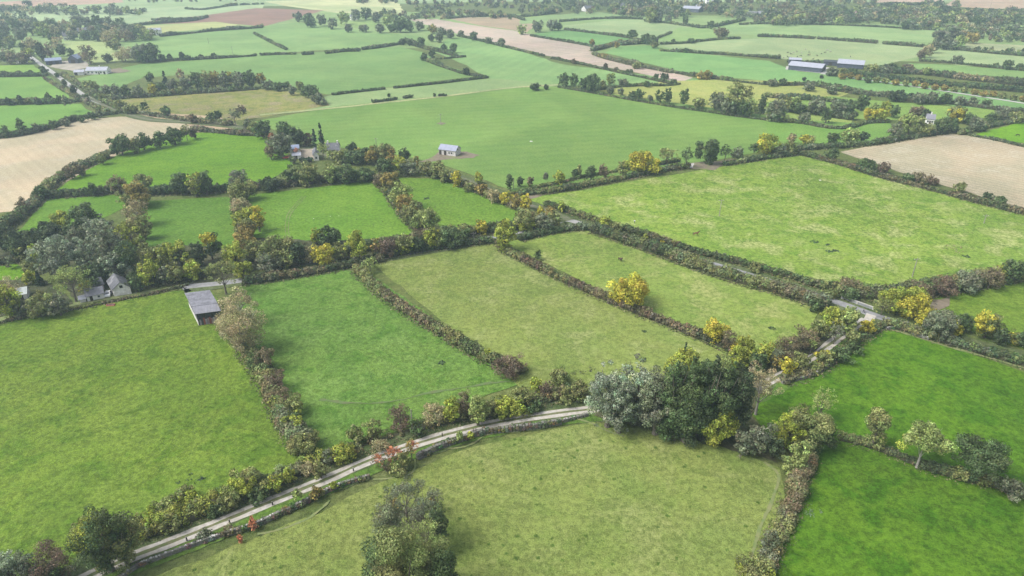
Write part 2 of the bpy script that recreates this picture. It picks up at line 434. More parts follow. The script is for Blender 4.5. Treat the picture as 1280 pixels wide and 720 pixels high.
# near fields
field((130,162,78), [(-160,415),(0,396),(100,382),(240,362),(262,362),(292,400),(322,462),(362,540),(376,580),(300,618),(200,660),(120,690),(-60,780),(-400,900)], dry=0.42, var=1.1, lush=0.75)
field((123,162,88), [(300,357),(450,333),(652,478),(520,530),(392,572),(344,480),(298,400)], dry=0.6, var=1.1, lush=0.8)
field((152,174,104), [(465,328),(615,304),(910,444),(860,470),(720,492),(650,484)], dry=0.8, var=0.9, lush=0.45, drycol=albedo((186,194,138), P(700,400)))
field((152,180,102), [(630,304),(720,287),(760,290),(1028,385),(1020,400),(1000,425),(940,452),(905,440)], dry=0.8, var=1.0, lush=0.55, drycol=albedo((196,200,142), P(800,350)))
field((130,164,84), [(1160,376),(1180,366),(1290,352),(1420,350),(1420,470),(1290,440),(1180,404)], dry=0.4, lush=0.5)
field((108,153,60), [(928,505),(975,478),(1030,460),(1062,436),(1110,411),(1220,445),(1420,510),(1420,680),(1290,625),(1150,585),(1040,545),(960,545)], dry=0.16, var=1.2, lush=0.8)
field((105,147,58), [(1005,566),(1050,545),(1150,585),(1290,625),(1500,700),(1500,900),(930,900),(962,690),(985,640)], dry=0.16, var=1.3, lush=0.9)
field((147,168,99), [(60,790),(180,728),(330,670),(400,640),(470,606),(590,560),(740,528),(860,545),(975,585),(985,640),(962,690),(930,900),(0,900)], dry=0.6, var=1.05, lush=0.35, tuft=0.95, drycol=albedo((178,184,128), P(700,620)))

# ------------------------------------------------------------------ lanes, tracks, yards
def smooth(pts, n=8):
    out = []
    for i in range(len(pts)-1):
        p0, p1, p2, p3 = pts[max(i-1, 0)], pts[i], pts[i+1], pts[min(i+2, len(pts)-1)]
        for k in range(n):
            t = k/n
            out.append(0.5*((2*p1) + (p2-p0)*t + (2*p0-5*p1+4*p2-p3)*t*t + (3*p1-p0-3*p2+p3)*t**3))
    out.append(pts[-1]); return out

def ribbon(name, line, a, b, mat, amp=0.15, z=None, seed=3, n=8):
    """strip between offsets a and b (m, + is to the left of travel) of a line of photo points"""
    LAYER[0] += 1; rng = random.Random(seed); zz = 0.0025*LAYER[0] if z is None else z
    pts = smooth([P(*p) for p in line], n); vs = []; fs = []
    oa = ob = 0
    for i, p in enumerate(pts):
        t = (pts[min(i+1, len(pts)-1)] - pts[max(i-1, 0)]).normalized(); nn = Vector((-t.y, t.x, 0))
        oa = oa*0.6 + rng.uniform(-amp, amp); ob = ob*0.6 + rng.uniform(-amp, amp)
        for o in (a+oa, b+ob): q = p + nn*o; vs.append((q.x, q.y, zz))
        if i: k = 2*i; fs.append((k-2, k-1, k+1, k) if a > b else (k-2, k, k+1, k-1))
    me = bpy.data.meshes.new(name); me.from_pydata(vs, [], fs); me.update()
    if me.polygons[0].normal.z < 0: me.flip_normals()
    return tag(link(name, me, mat), kind='structure')

GRAVEL = rough_mat('gravel', (0.42,0.395,0.36), (0.29,0.27,0.235), 0.9, bump=0.3, c3=(0.38,0.345,0.29))
ASPH = rough_mat('old_tarmac', (0.24,0.24,0.245), (0.175,0.175,0.18), 0.5, bump=0.1, c3=(0.27,0.26,0.245))
DIRT = rough_mat('bare_earth', (0.19,0.155,0.115), (0.13,0.11,0.075), 0.5, bump=0.3, c3=(0.16,0.17,0.07))
TAN = rough_mat('dry_worn_grass', (0.185,0.19,0.085), (0.12,0.165,0.055), 0.5)
VERGE = grass_mat('verge_grass', (0.075,0.135,0.022), dry=0.25, lush=0.6, seed=77)
VERGE2 = grass_mat('rank_verge', (0.080,0.105,0.042), dry=0.5, lush=0.9, seed=78)
CONC = rough_mat('concrete', (0.42,0.41,0.38), (0.33,0.32,0.30), 0.4)

LANE = [(60,746),(150,703),(234,670.5),(320,635),(400,603),(470,573),(557,544),(640,525.5),(735,512.5),(800,508),(870,505),(930,492),(975,470),(1008,450),(1035,432),(1060,414),(1085,398)]
ribbon('verge', LANE, -5.2, 5.5, VERGE2, 0.5)
ribbon('verge', LANE, -5.0, -1.9, VERGE, 0.2)
ribbon('lane', LANE, -1.7, 1.7, rough_mat('lane_middle', (0.085,0.115,0.035), (0.135,0.13,0.07), 0.8), 0.08)
ribbon('lane', LANE, 0.42, 1.5, GRAVEL, 0.10)
ribbon('lane', LANE, -1.5, -0.42, GRAVEL, 0.10, seed=5)
ROAD = [(228,360),(240,358),(310,350),(450,327),(560,308),(640,292),(690,280),(712,276),(760,291),(850,318),(950,348),(1040,376),(1100,397),(1135,406)]
ribbon('grass_track', [(1135,406),(1165,413),(1290,445),(1400,477)], -1.4, 1.4, VERGE2, 0.4)
ribbon('verge', ROAD, -4.6, 4.6, VERGE2, 0.3)
ribbon('road', ROAD, -1.8, 1.8, ASPH, 0.08)
ribbon('grass_track', [(-60,412),(60,387),(150,371),(215,361)], -1.5, 1.5, TAN, 0.4)
ROAD2 = [(712,276),(692,266),(642,250),(582,225),(532,209),(480,200),(430,199),(380,186),(320,163),(250,154),(190,150),(158,142),(130,131),(108,121),(85,105),(62,88),(45,76),(34,68)]
ribbon('verge', ROAD2, -4.5, 4.5, VERGE2, 0.3)
ribbon('road', ROAD2[12:], -2.0, 2.0, rough_mat('village_tarmac', (0.33,0.325,0.31), (0.26,0.255,0.24), 0.3), 0.1)
ribbon('road', ROAD2[:14], -1.5, 1.5, rough_mat('overgrown_track', (0.13,0.125,0.09), (0.09,0.11,0.05), 0.3), 0.1)
ribbon('driveway', [(1026,92),(1090,101),(1160,111),(1220,120),(1290,131),(1400,150)], -1.9, 1.9, CONC, 0.1)
ribbon('farm_track', [(650,250),(700,236),(780,224),(850,208),(900,203),(960,196),(1010,185),(1060,180)], -2.6, 2.2, DIRT, 0.5)
sheet('farm_yard', [(862,211),(880,203),(905,206),(894,213)], DIRT, 0.4, 1.5)
sheet('farm_yard', [(855,211),(858,206),(868,204),(866,210)], CONC, 0.2, 1.5)
sheet('farm_yard', [(525,203),(540,196),(552,189),(582,190),(600,194),(592,198),(560,199),(545,202)], DIRT, 0.8, 3)
sheet('farm_yard', [(372,197),(376,187),(394,186),(394,200),(385,198)], rough_mat('yard_gravel', (0.34,0.29,0.22), (0.25,0.22,0.18), 0.5), 0.3, 3)
sheet('farm_yard', [(982,87),(1030,92),(1042,90),(1040,85),(1020,83),(983,83)], CONC, 0.4, 5)
sheet('farm_yard', [(62,84),(70,76),(108,77),(112,84),(90,89)], rough_mat('dusty_yard', (0.33,0.29,0.24), (0.22,0.21,0.16), 0.1), 1, 5)
sheet('bare_patch', [(134,88),(150,85),(164,89),(150,91.5),(136,92)], DIRT, 1, 3)
sheet('lane_mouth', [(1074,405),(1083,392),(1096,396),(1092,402),(1080,408)], GRAVEL, 0.3, 2)
sheet('bare_patch', [(1160,385),(1168,376),(1188,372),(1184,382),(1172,388)], DIRT, 0.6, 2)
# worn paths walked along the edge of the foreground field
for ln, w_ in (([(322,668),(345,664),(372,655),(390,646),(404,635),(412,626)], 0.28), ([(466,600),(500,597),(517,590),(519,575)], 0.22),
             ([(548,560),(570,561),(590,556),(610,544),(650,541)], 0.25), ([(722,524),(740,530),(760,540),(780,546)], 0.3),
             ([(955,578),(973,596),(962,632),(948,665),(938,700),(930,740)], 0.35)):
    ribbon('worn_path', ln, -w_, w_, TAN, 0.12)
ribbon('wheel_track', [(362,305),(357,290),(360,268),(378,246)], -0.15, 0.15, TAN, 0.08)
ribbon('wheel_track', [(368,305),(361,290),(364,268),(382,246)], -0.15, 0.15, TAN, 0.08)
ribbon('wheel_track', [(400,500),(470,505),(540,492),(600,482),(645,478)], -0.4, 0.4, rough_mat('trodden_grass', (0.10,0.12,0.05), (0.09,0.15,0.045), 0.6), 0.4)
ribbon('field_margin', [(325,144),(420,135),(467,130),(560,120),(640,110),(700,106)], -2.2, 2.2, grass_mat('pale_margin', albedo((196,208,164), P(500,126)), dry=0.2), 0.4)
# pale gappy margins beside the hedges of the right-hand fields
ribbon('field_margin', [(975,479),(1030,461),(1062,437),(1088,422),(1112,413),(1160,427),(1210,441),(1290,464),(1400,497)], -0.35, 0.5, TAN, 0.3)

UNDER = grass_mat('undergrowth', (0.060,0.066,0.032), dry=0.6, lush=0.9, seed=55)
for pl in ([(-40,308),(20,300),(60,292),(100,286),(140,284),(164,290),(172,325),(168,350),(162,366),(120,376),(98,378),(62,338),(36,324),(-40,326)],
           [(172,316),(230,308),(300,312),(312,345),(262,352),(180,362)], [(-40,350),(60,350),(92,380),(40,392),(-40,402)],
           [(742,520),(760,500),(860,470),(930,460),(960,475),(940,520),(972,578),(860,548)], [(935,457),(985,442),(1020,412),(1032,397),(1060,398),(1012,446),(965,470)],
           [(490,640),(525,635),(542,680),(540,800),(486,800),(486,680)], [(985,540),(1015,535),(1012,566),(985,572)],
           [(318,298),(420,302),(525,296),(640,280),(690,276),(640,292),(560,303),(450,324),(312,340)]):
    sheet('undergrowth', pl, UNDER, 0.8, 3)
# ------------------------------------------------------------------ hedges
TUFTS = []      # (centres, normals, sizes, tints) of rank grass at hedge feet
def hedge(label, pts, w, h, pal, cat='hedge', group=None, gaps=0.0, seed=0, rough=0.22, feet=True, name='hedge'):
    global RNG
    RNG = np.random.default_rng(500 + seed + int(pts[0][0]*7 + pts[0][1]*13) % 9999)
    rng = random.Random(int(pts[0][0]*31 + pts[0][1]))
    line = smooth([P(u, v, h*0.45) for u, v in pts], 6)
    L = [0.0]
    for a, b in zip(line, line[1:]): L.append(L[-1] + (b-a).length)
    tot = L[-1]; mid = line[len(line)//2]
    dm = depth_of(mid); s = FPX/dm
    leaf = max(0.26, 2.0/s)
    step = max(w*0.24, 2.2/s)
    cc, cr, cl = [], [], []
    t = 0.0; cur = None; left = 0; run = 1.0; gap = False; amp = 1.0; cj = 1.0
    keys = [k for k, q in pal.items()]; wts = [q for k, q in pal.items()]
    mean = [sum(PAL[k][i]*q for k, q in pal.items())/sum(wts) for i in range(3)]
    j = 0; ribs = []
    while t <= tot:
        while j < len(L)-2 and L[j+1] < t: j += 1
        f = (t - L[j])/max(1e-6, L[j+1]-L[j]); p = line[j].lerp(line[j+1], min(1, f)); d = (line[j+1]-line[j]).normalized(); nn = Vector((-d.y, d.x, 0))
        if left <= 0:
            cur = rng.choices(keys, wts)[0]; left = rng.uniform(1.2, 4.5)*w; amp = rng.uniform(1-rough*.8, 1+rough*.95); gap = rng.random() < gaps; cj = rng.uniform(0.88, 1.15)
            if gap: left *= 0.6
        run = run*0.75 + amp*0.25*(0.35 if gap else 1)
        if not gap or rng.random() < 0.6:
            for q in range(5 if w > 2 else 3):
                off = rng.uniform(-0.5, 0.5)*w*0.62; r = min(w*0.36, h*0.45)*rng.uniform(0.5, 1.05)*max(run, 0.5)
                z = rng.uniform(0.28, 0.72)*h*run - abs(off)*0.15
                c = p + nn*off
                cc.append((c.x, c.y, max(z, r*0.5))); cr.append(r)
                base = PAL[cur]
                if rng.random() < 0.09: base = PAL[rng.choices(keys, wts)[0]]
                cl.append([(x*0.6+m*0.4)*cj*rng.uniform(0.85, 1.17) for x, m in zip(base, mean)])
        ribs.append((p, nn, run*(0.15 if gap else 1)))
        t += step; left -= step
    cc, cr, cl = np.array(cc), np.array(cr), np.array(cl)
    cen, nor, siz, tint = clumps_to_leaves(cc, cr, cl, leaf, 1.25, 0.9)
    # twig core
    ev, ef = [], []
    prof = [(-0.30, 0.0), (-0.28, 0.36), (-0.12, 0.58), (0.12, 0.58), (0.28, 0.36), (0.30, 0.0)]
    for i, (p, nn, r) in enumerate(ribs):
        for a, b in prof:
            q = p + nn*(a*w*(0.5+0.5*r)); ev.append((q.x, q.y, b*h*r*rng.uniform(0.85, 1.1)))
        if i:
            n0 = (i-1)*6; n1 = i*6
            for k in range(5): ef.append((n0+k, n0+k+1, n1+k+1, n1+k))
    me = quads(name, cen, nor, siz, tint, extra=(np.array(ev), ef, (0.065, 0.065, 0.035)))
    o = link(name, me, FOL)
    tag(o, label, cat, group)
    if feet and dm < 420:
        n = int(tot*w*3.2*min(1, (260/dm)**2)*1.6)
        k = RNG.integers(0, len(ribs), n); side = RNG.choice([-1, 1], n)
        P0 = np.array([[r[0].x, r[0].y] for r in ribs])[k]; NN = np.array([[r[1].x, r[1].y] for r in ribs])[k]
        off = side*(w*0.42 + np.abs(RNG.normal(0, 0.55, n)))
        xy = P0 + NN*off[:, None] + RNG.normal(0, 0.4, (n, 2))
        TUFTS.append((np.column_stack([xy, RNG.uniform(0.08, 0.34, n)]), leaf))
    return o

HD = {'pu':1, 'br':2, 'ol':5, 'dk':1, 'dg':4}
HG = {'dg':4, 'dk':2, 'ol':3, 'gr':2}
HM = {'ol':5,'yg':1, 'dg':3, 'br':2, 'gr':2, 'pu':1}
HF = {'dg':3, 'dk':3, 'gr':2, 'ol':1}
# foreground
hedge('tall mixed brown and yellow hedge running down from the metal-roofed barn', [(303,430),(322,455),(335,478),(350,508),(364,536),(378,552)], 5.0, 4.2, {'pu':1,'br':2,'ol':5,'gr':2,'yg':1}, rough=0.4)
hedge('dark purplish hedge between the brightest middle paddock and the paler one', [(446,334),(462,350),(486,370),(520,392),(566,420),(612,446),(655,462)], 4.4, 3.0, {'pu':1,'br':4,'ol':5,'dg':3}, rough=0.18)
hedge('dark straight hedge between the two pale middle paddocks, passing the lone yellow tree', [(626,308),(660,325),(700,345),(752,368),(800,388),(850,408),(892,424),(925,440)], 3.6, 2.6, {'pu':3,'br':4,'dk':3,'ol':2})
hedge('clipped dark hedge on the near side of the road opposite the standing walker', [(742,284),(800,302),(860,324),(920,344),(985,362),(1034,378)], 5.8, 4.5, {'gr':4,'dk':3,'dg':2,'br':2,'ol':2}, rough=0.12)
hedge('dark hedge on the far side of the road below the chestnut horse', [(682,254),(700,259),(740,272),(780,284),(830,299),(880,315),(940,330),(1000,347),(1044,362)], 3.2, 2.8, {'dk':3,'br':2,'ol':2,'dg':4}, rough=0.2)
hedge('low clipped dark hedge along the road above the bright middle paddock', [(306,350),(350,344),(400,336),(440,329),(478,322)], 4.4, 3.0, {'dk':4,'dg':3,'br':2}, rough=0.12)
hedge('low dark clipped roadside hedge above the pale middle paddock, ending at the bend', [(470,320),(520,311),(570,304),(618,299)], 4.0, 2.8, {'dg':4,'dk':3,'gr':2}, rough=0.12)
hedge('dark rounded hedge on the inside of the road bend above the dark horse', [(650,297),(672,291),(700,286),(735,282)], 4.0, 2.8, {'dg':4,'gr':3,'dk':3}, rough=0.15)
hedge('low trimmed grey-brown bank hedge along the top of the big left field below the cottages', [(-20,407),(30,396),(60,391),(100,384),(150,374),(200,364),(236,355)], 1.5, 1.1, {'gr':4,'ol':3,'br':4}, rough=0.1)
hedge('tangled roadside thicket of brown and olive shrubs above the gravel lane, left part', [(168,664),(200,654),(240,639),(290,618),(340,598),(380,582)], 5.5, 3.0, {'br':1,'ol':5,'dg':3,'gr':1,'yg':2}, rough=0.5, gaps=0.1)
hedge('tangled thicket of olive and pinkish-brown shrubs above the middle of the gravel lane', [(380,580),(420,566),(460,551),(500,537),(550,523),(600,511)], 5.5, 3.0, {'br':2,'ol':5,'dg':2,'bt':1,'yg':1}, rough=0.5, gaps=0.1)
hedge('shaggy green and brown thicket above the gravel lane next to the silver willow', [(600,510),(650,500),(700,490),(735,485)], 6.0, 3.2, {'ol':4,'br':3,'dg':2,'yg':1}, rough=0.45)
hedge('straggling tan hedge between the pale near field and the dark green corner field', [(1012,570),(1002,592),(992,620),(982,650),(966,684),(956,712)], 4.2, 3.0, {'br':3,'pu':1,'bt':3,'gr':2,'ol':4}, rough=0.35)
hedge('low dark hedge with bare-trunked trees between the two saturated green right-hand fields', [(1050,545),(1085,553),(1120,566),(1160,582),(1210,595),(1260,608),(1320,628)], 3.0, 2.0, {'dk':4,'dg':3,'ol':2,'br':2}, rough=0.4, gaps=0.08)
hedge('neat trimmed hedge behind the top edge of the bright green right-hand field', [(1106,402),(1135,409),(1165,418),(1210,431),(1280,451),(1400,486)], 4.0, 2.8, {'dg':4,'dk':3,'gr':2,'ol':2}, rough=0.12)
hedge('brown overgrown hedge between the gravel lane end and the bright green right-hand field', [(980,474),(1010,464),(1040,448),(1064,428),(1090,412),(1104,404)], 4.0, 2.4, {'ol':4,'br':3,'dg':3}, rough=0.35)
hedge('wide purple-brown and olive thicket below the big right-hand horse field', [(1054,362),(1090,364),(1130,363),(1180,356),(1230,347),(1290,336),(1400,320)], 8.0, 4.5, {'pu':2,'br':3,'ol':5,'gr':2,'dg':2}, rough=0.3)
hedge('dark hedge with low bushes between the big horse field and the right-hand stubble field', [(1000,191),(1045,202),(1100,219),(1160,234),(1220,250),(1300,270),(1400,296)], 3.2, 2.4, {'dk':4,'dg':3,'br':3,'pu':1}, rough=0.35)
hedge('dark thick hedge along the far left edge of the big horse field', [(652,241),(700,236),(760,225),(830,211),(862,207)], 3.6, 2.8, HG, rough=0.2)
hedge('dark hedge with ivy-clad trunks along the far edge of the big horse field', [(905,204),(950,197),(1000,190)], 3.4, 2.8, HG, rough=0.3)
hedge('thin bushy hedge lining the far side of the dirt track beside the great middle field', [(640,241),(690,229),(740,218),(800,208),(850,200)], 2.6, 1.8, {'dg':4,'dk':3,'br':2,'ol':3}, rough=0.5, gaps=0.3)
# left paddocks
hedge('tall dark hedge under the crescent field, left of the orange-topped tree', [(52,243),(90,241),(130,238),(152,236)], 4.5, 4.0, {'dk':4,'dg':3,'br':2}, rough=0.12)
hedge('tall dark hedge under the crescent field, right of the orange-topped tree', [(188,238),(230,236),(270,234),(290,233)], 5.0, 4.8, {'dk':4,'dg':3}, rough=0.2)
hedge('dark hedge closing the top of the striped bright paddock', [(318,232),(360,228),(410,222),(450,220),(468,219)], 5.0, 4.4, {'dk':4,'dg':3,'br':2}, rough=0.2)
hedge('thick grey-brown hedge curving round the edge of the left stubble field', [(-10,290),(15,272),(40,252),(58,232),(80,216),(110,202),(135,192)], 7.0, 4.0, {'br':3,'gr':3,'ol':4,'dg':2}, rough=0.3)
hedge('dark hedge between the left stubble field tip and the crescent field', [(135,190),(160,184),(190,176),(215,169),(242,163)], 3.5, 2.6, HG, rough=0.25)
hedge('low dark hedge under the tall grey willows left of the cottages', [(-20,330),(10,325),(30,322)], 4.0, 2.5, {'br':3,'dk':4}, rough=0.3)
hedge('dark overgrown hedge between the two small paddocks left of the striped paddock', [(294,240),(298,262),(303,285),(308,300)], 4.0, 3.2, {'dk':3,'ol':3,'br':3}, rough=0.3)
hedge('dark hedge under autumn trees dividing the striped paddock from the narrow paddock', [(474,222),(488,240),(504,262),(522,283),(538,296)], 5.0, 3.4, {'dk':3,'dg':3,'br':3,'ol':2}, rough=0.3)
hedge('mixed autumn hedge on the field side of the road above the narrow paddock', [(528,212),(560,221),(600,237),(640,254),(676,270)], 4.5, 3.0, {'br':3,'ol':3,'dk':3,'or':1}, rough=0.35)
hedge('tall dark hedge on the far side of the road below the striped paddock', [(310,322),(360,316),(410,312),(460,307),(520,299),(560,290)], 5.0, 4.2, {'dk':4,'dg':3,'br':2,'ol':2}, rough=0.3)
hedge('tall dark hedge on the far side of the road below the narrow paddock', [(560,290),(600,284),(640,280),(680,276)], 6.0, 5.0, {'dk':3,'dg':4,'ol':3}, rough=0.25)
hedge('dark hedge along the far side of the road behind the white gabled cottage', [(170,352),(210,347),(250,341),(300,332)], 5.0, 3.4, {'dk':4,'dg':3,'br':2}, rough=0.25)
hedge('clipped dark green garden hedge in front of the farmhouse yard', [(376,200),(391,199.5)], 3.0, 3.2, {'cn':1}, rough=0.04)
# middle and far hedges
hedge('dark thick hedge under the tall trees at the far edge of the great middle field', [(698,108),(740,115),(790,124),(850,134),(880,138)], 3.2, 2.0, HF, rough=0.3)
hedge('dark hedge under the big rounded trees at the far right of the great middle field', [(880,138),(920,144),(960,149)], 3.2, 2.0, HF, rough=0.3)
hedge('dark wavy hedge around the small yellowish plots right of the great middle field', [(960,149),(1000,152),(1035,158),(1062,158),(1085,152),(1110,151)], 4.0, 2.6, HF, rough=0.3)
hedge('dark hedge with scattered trees between the great middle field and the right stubble field', [(960,190),(1010,184),(1060,181),(1100,177),(1130,172),(1190,163),(1230,161)], 4.0, 3.0, HF, rough=0.4)
hedge('thin dark hedge closing the far side of the right-hand stubble field', [(1212,168),(1240,173),(1290,184),(1400,205)], 2.4, 1.8, HF, rough=0.3)
hedge('dark hedge strip bounding the bright corner field with the black cow', [(1200,166),(1235,157),(1290,149),(1380,150)], 4.0, 3.0, HF, rough=0.4)
hedge('short dark clipped hedge strip on the pale margin, longer one of the two', [(466,127),(480,125),(497,122.5)], 3.0, 2.4, {'dk':1}, rough=0.12, group=None)
hedge('short dark clipped hedge strip on the pale margin, shorter one of the two', [(505,121.5),(516,120)], 3.0, 2.4, {'dk':1}, rough=0.1)
hedge('low dark bush clump far right on the pale margin of the great middle field', [(549,119),(558,118.5)], 3.2, 2.2, {'dk':1}, rough=0.3)
hedge('long straight dark hedge ending in the middle of the pale field, left half', [(416,117.5),(440,114.5),(482,110)], 2.8, 2.2, {'dk':3,'dg':1}, rough=0.12)
hedge('long straight dark hedge with a free right end above the pale margin', [(493,109),(550,103),(610,96)], 2.8, 2.2, {'dk':3,'dg':1}, rough=0.1)
hedge('dark wood-edge hedge under the mixed tree belt right of the white bungalow', [(140,121),(200,117),(260,113),(320,109)], 7.0, 4.0, HF, rough=0.3)
hedge('grey-green bushy hedge below the rough brown and green field', [(160,137),(200,143),(250,150),(290,154)], 7.0, 3.5, {'br':3,'gr':3,'ol':3,'pu':1}, rough=0.4)
hedge('brown-grey hedge strip separating the stubble tip from the lane with houses', [(240,160),(265,163),(300,166),(330,168)], 4.0, 3.0, {'br':3,'gr':3,'dk':2}, rough=0.4)
hedge('bushy dark hedge along the right edge of the rough brown and green field', [(395,117),(402,125),(404,130)], 6.0, 3.0, {'gr':3,'dk':2,'ol':2}, rough=0.3)
hedge('dark hedge of small trees along the far edge of the left stubble field', [(-30,172),(0,170),(30,166),(62,158),(90,149),(112,144),(150,139)], 4.0, 3.2, HF, rough=0.4)
hedge('dark bumpy hedge across the left fields nearest the stubble', [(-30,129),(0,128),(40,127),(78,126),(110,122)], 4.5, 4.0, HF, rough=0.45)
hedge('dark hedge across the left fields level with the white bungalow', [(-30,94.5),(20,94),(60,93)], 4.0, 3.2, HF, rough=0.4)
hedge('scruffy hedge on the left verge of the pale village road', [(56,97),(75,109),(95,120),(115,131),(135,140)], 3.5, 3.0, {'gr':3,'ol':2,'br':3}, rough=0.5, gaps=0.2)
hedge('olive bushy hedge on the right verge of the pale village road', [(78,92),(98,104),(118,118),(140,130),(160,139)], 5.0, 3.6, {'ol':4,'gr':3,'yg':1,'dg':2}, rough=0.5)
hedge('dark hedge with trees between the two large green fields behind the white bungalow', [(172,76),(210,74.5),(250,73),(285,71),(320,68.5)], 3.5, 2.6, HF, rough=0.6, gaps=0.15)
hedge('short clipped hedge left of the gate gaps on the far striped field', [(326,68),(345,67),(370,66.5)], 3.0, 2.6, HF, rough=0.2)
hedge('shortest dark hedge block between two gaps on the far striped field', [(378,66.5),(393,65.5)], 3.2, 4.0, HF, rough=0.2)
hedge('bushy hedge block right of the gaps on the far striped field', [(407,65),(430,62.5),(450,62)], 4.0, 4.0, HF, rough=0.4)
hedge('rising dark hedge block nearest the far beige strip field', [(453,60.5),(480,57),(505,52.5)], 4.0, 3.6, HF, rough=0.3)
hedge('diagonal dark hedge in the far fields behind the striped field', [(318,41),(335,50),(358,61)], 3.5, 3.2, HF, rough=0.3)
hedge('diagonal bushy hedge dropping to the free end of the long straight hedge', [(527,72),(545,79),(565,86),(582,91),(608,95)], 4.0, 3.2, HF, rough=0.4)
hedge('thin horizontal hedge spur above the diagonal bushy hedge', [(545,73),(562,72),(583,70)], 2.6, 2.0, HF, rough=0.3)
hedge('tree-lined dark hedge between the pale slope and the far striped field', [(505,50),(525,57),(550,63),(572,69)], 5.0, 4.5, HF, rough=0.5)
hedge('thin dark hedge below the far beige strip field, left half', [(572,44),(600,50),(640,60),(680,69)], 3.0, 2.6, HF, rough=0.5)
hedge('thin dark hedge below the far beige strip field, right half', [(690,72),(715,77),(740,82),(780,91),(800,95),(840,104)], 3.2, 2.4, HF, rough=0.5, gaps=0.1)
hedge('orange-tinged bushy hedge above the right tip of the beige strip field', [(742,66),(760,72),(785,78),(815,84),(840,89)], 6.0, 4.0, {'gr':3,'or':2,'ol':2,'dk':2}, rough=0.4)
hedge('dark bushy hedge curving above the left end of the far green strip', [(740,62),(760,57),(775,52)], 5.0, 4.0, {'gr':3,'or':1,'dk':2}, rough=0.4)
hedge('dark thin hedge between the beige strip and the small greener far field', [(664,44),(700,50),(735,56),(745,59)], 3.2, 2.8, HF, rough=0.3)
hedge('dark hedge between the greener far field and the pale far field', [(706,36),(740,40),(785,46),(800,50)], 3.6, 3.2, HF, rough=0.35)
hedge('dark tree-filled hedge at the foot of the pale far field', [(776,54),(800,52),(822,50)], 7.0, 5.0, HF, rough=0.4)
hedge('dark hedge under the far pale field, right of the crossroads of hedges', [(826,54),(855,53),(880,50),(900,48),(925,47)], 3.6, 3.0, HF, rough=0.4)
hedge('fine dark hedge across the far middle fields below the farm sheds', [(700,26),(740,23),(770,22),(805,23)], 3.6, 3.4, HF, rough=0.4)
hedge('dark hedge under the large round far tree', [(806,25),(830,27),(860,31),(885,33),(930,24)], 5.0, 4.0, HF, rough=0.4)
hedge('short rising hedge spur inside the pale far field', [(822,47),(832,43),(839,40)], 3.2, 2.4, HF, rough=0.2)
hedge('long dark hedge crossing below the cattle field, left part', [(826,62),(860,64),(890,66),(940,69),(975,72)], 4.0, 3.4, HF, rough=0.4)
hedge('small dark hedge behind the long farm sheds', [(985,76),(1005,77),(1040,78)], 4.0, 3.2, HF, rough=0.6, gaps=0.1)
hedge('clipped dark hedge across the far right pale fields, left block', [(948,44),(980,45),(1019,47)], 4.0, 4.0, HF, rough=0.12)
hedge('clipped dark hedge across the far right pale fields, middle block', [(1023,47),(1050,49),(1096,52.5)], 4.0, 4.0, HF, rough=0.2)
hedge('clipped dark hedge across the far right pale fields, right block', [(1104,53),(1130,55),(1160,57.5)], 4.0, 4.0, HF, rough=0.2)
hedge('thin dark hedge along the top of the far right pale fields', [(925,30),(960,29),(1020,30),(1080,32),(1170,37)], 3.0, 2.4, HF, rough=0.2)
hedge('tall dark double hedge right of the farm sheds, upper row', [(1085,86),(1120,88),(1160,90),(1200,95),(1290,104),(1380,112)], 8.0, 5.5, {'dg':3,'dk':3,'gr':3,'bt':1}, rough=0.3)
hedge('tall dark double hedge right of the farm sheds, lower clipped row', [(1040,91),(1080,93),(1130,99),(1180,104),(1230,108),(1290,113),(1380,122)], 6.0, 4.5, {'dg':3,'dk':5}, rough=0.15)
hedge('dark hedge between the two pale fields at the upper right edge', [(1150,75),(1180,77),(1220,81),(1290,88),(1380,96)], 3.2, 2.6, HF, rough=0.2)
hedge('dark hedge with round trees at the far upper right edge', [(1170,58),(1200,61),(1240,65),(1290,69),(1380,76)], 4.0, 3.4, HF, rough=0.5)
hedge('dark bushy hedge between the avenue meadow and the yellowish field', [(955,103),(980,104),(1015,104),(1040,109),(1075,115),(1110,118)], 7.0, 4.0, HF, rough=0.45)
hedge('dark bushy hedge running right below the avenue meadow', [(1110,117),(1150,124),(1190,126),(1230,131),(1290,139),(1380,152)], 8.0, 5.0, {'dg':3,'gr':3,'dk':2,'br':1}, rough=0.5)
hedge('dark hedge on the left of the avenue meadow beside the green strip', [(845,90),(880,95),(920,100),(955,104)], 4.0, 3.0, HF, rough=0.6, gaps=0.15)
hedge('dark belt of bushes between the two yellowish plots', [(958,118),(985,121),(1020,122),(1050,126),(1075,133)], 6.0, 4.0, HF, rough=0.4)
hedge('dark belt of bushes below the small yellowish plot near the yellow trees', [(985,136),(1010,137),(1040,143),(1070,147)], 6.0, 4.0, HF, rough=0.4)
hedge('bushy dark hedge by the great middle field above the pale yellowish field', [(742,112),(770,108),(800,106),(830,106),(850,104)], 3.0, 2.4, {'dg':2,'ol':2,'dk':2}, rough=0.5, gaps=0.15)
hedge('thin dark hedge across the far green field behind the tree belt of the village', [(190,24),(230,23),(255,21)], 4.0, 3.4, HF, rough=0.5)
hedge('long thin dark hedge at the edge of the far ploughed field', [(165,31),(200,28),(240,25),(260,20)], 4.0, 3.4, HF, rough=0.6)
hedge('dark hedge with trees below the far ploughed field', [(200,44),(240,40),(270,37),(330,33)], 4.0, 3.8, HF, rough=0.6)
hedge('far dark hedge fragments under the pale mint field', [(232,10),(255,11),(290,6),(330,4)], 4.5, 3.5, HF, rough=0.6, gaps=0.2)
hedge('far dark hedge bordering the tan corner field at the top right', [(1100,5),(1150,5),(1185,10),(1220,12),(1290,14),(1380,16)], 6.0, 5.0, HF, rough=0.5)
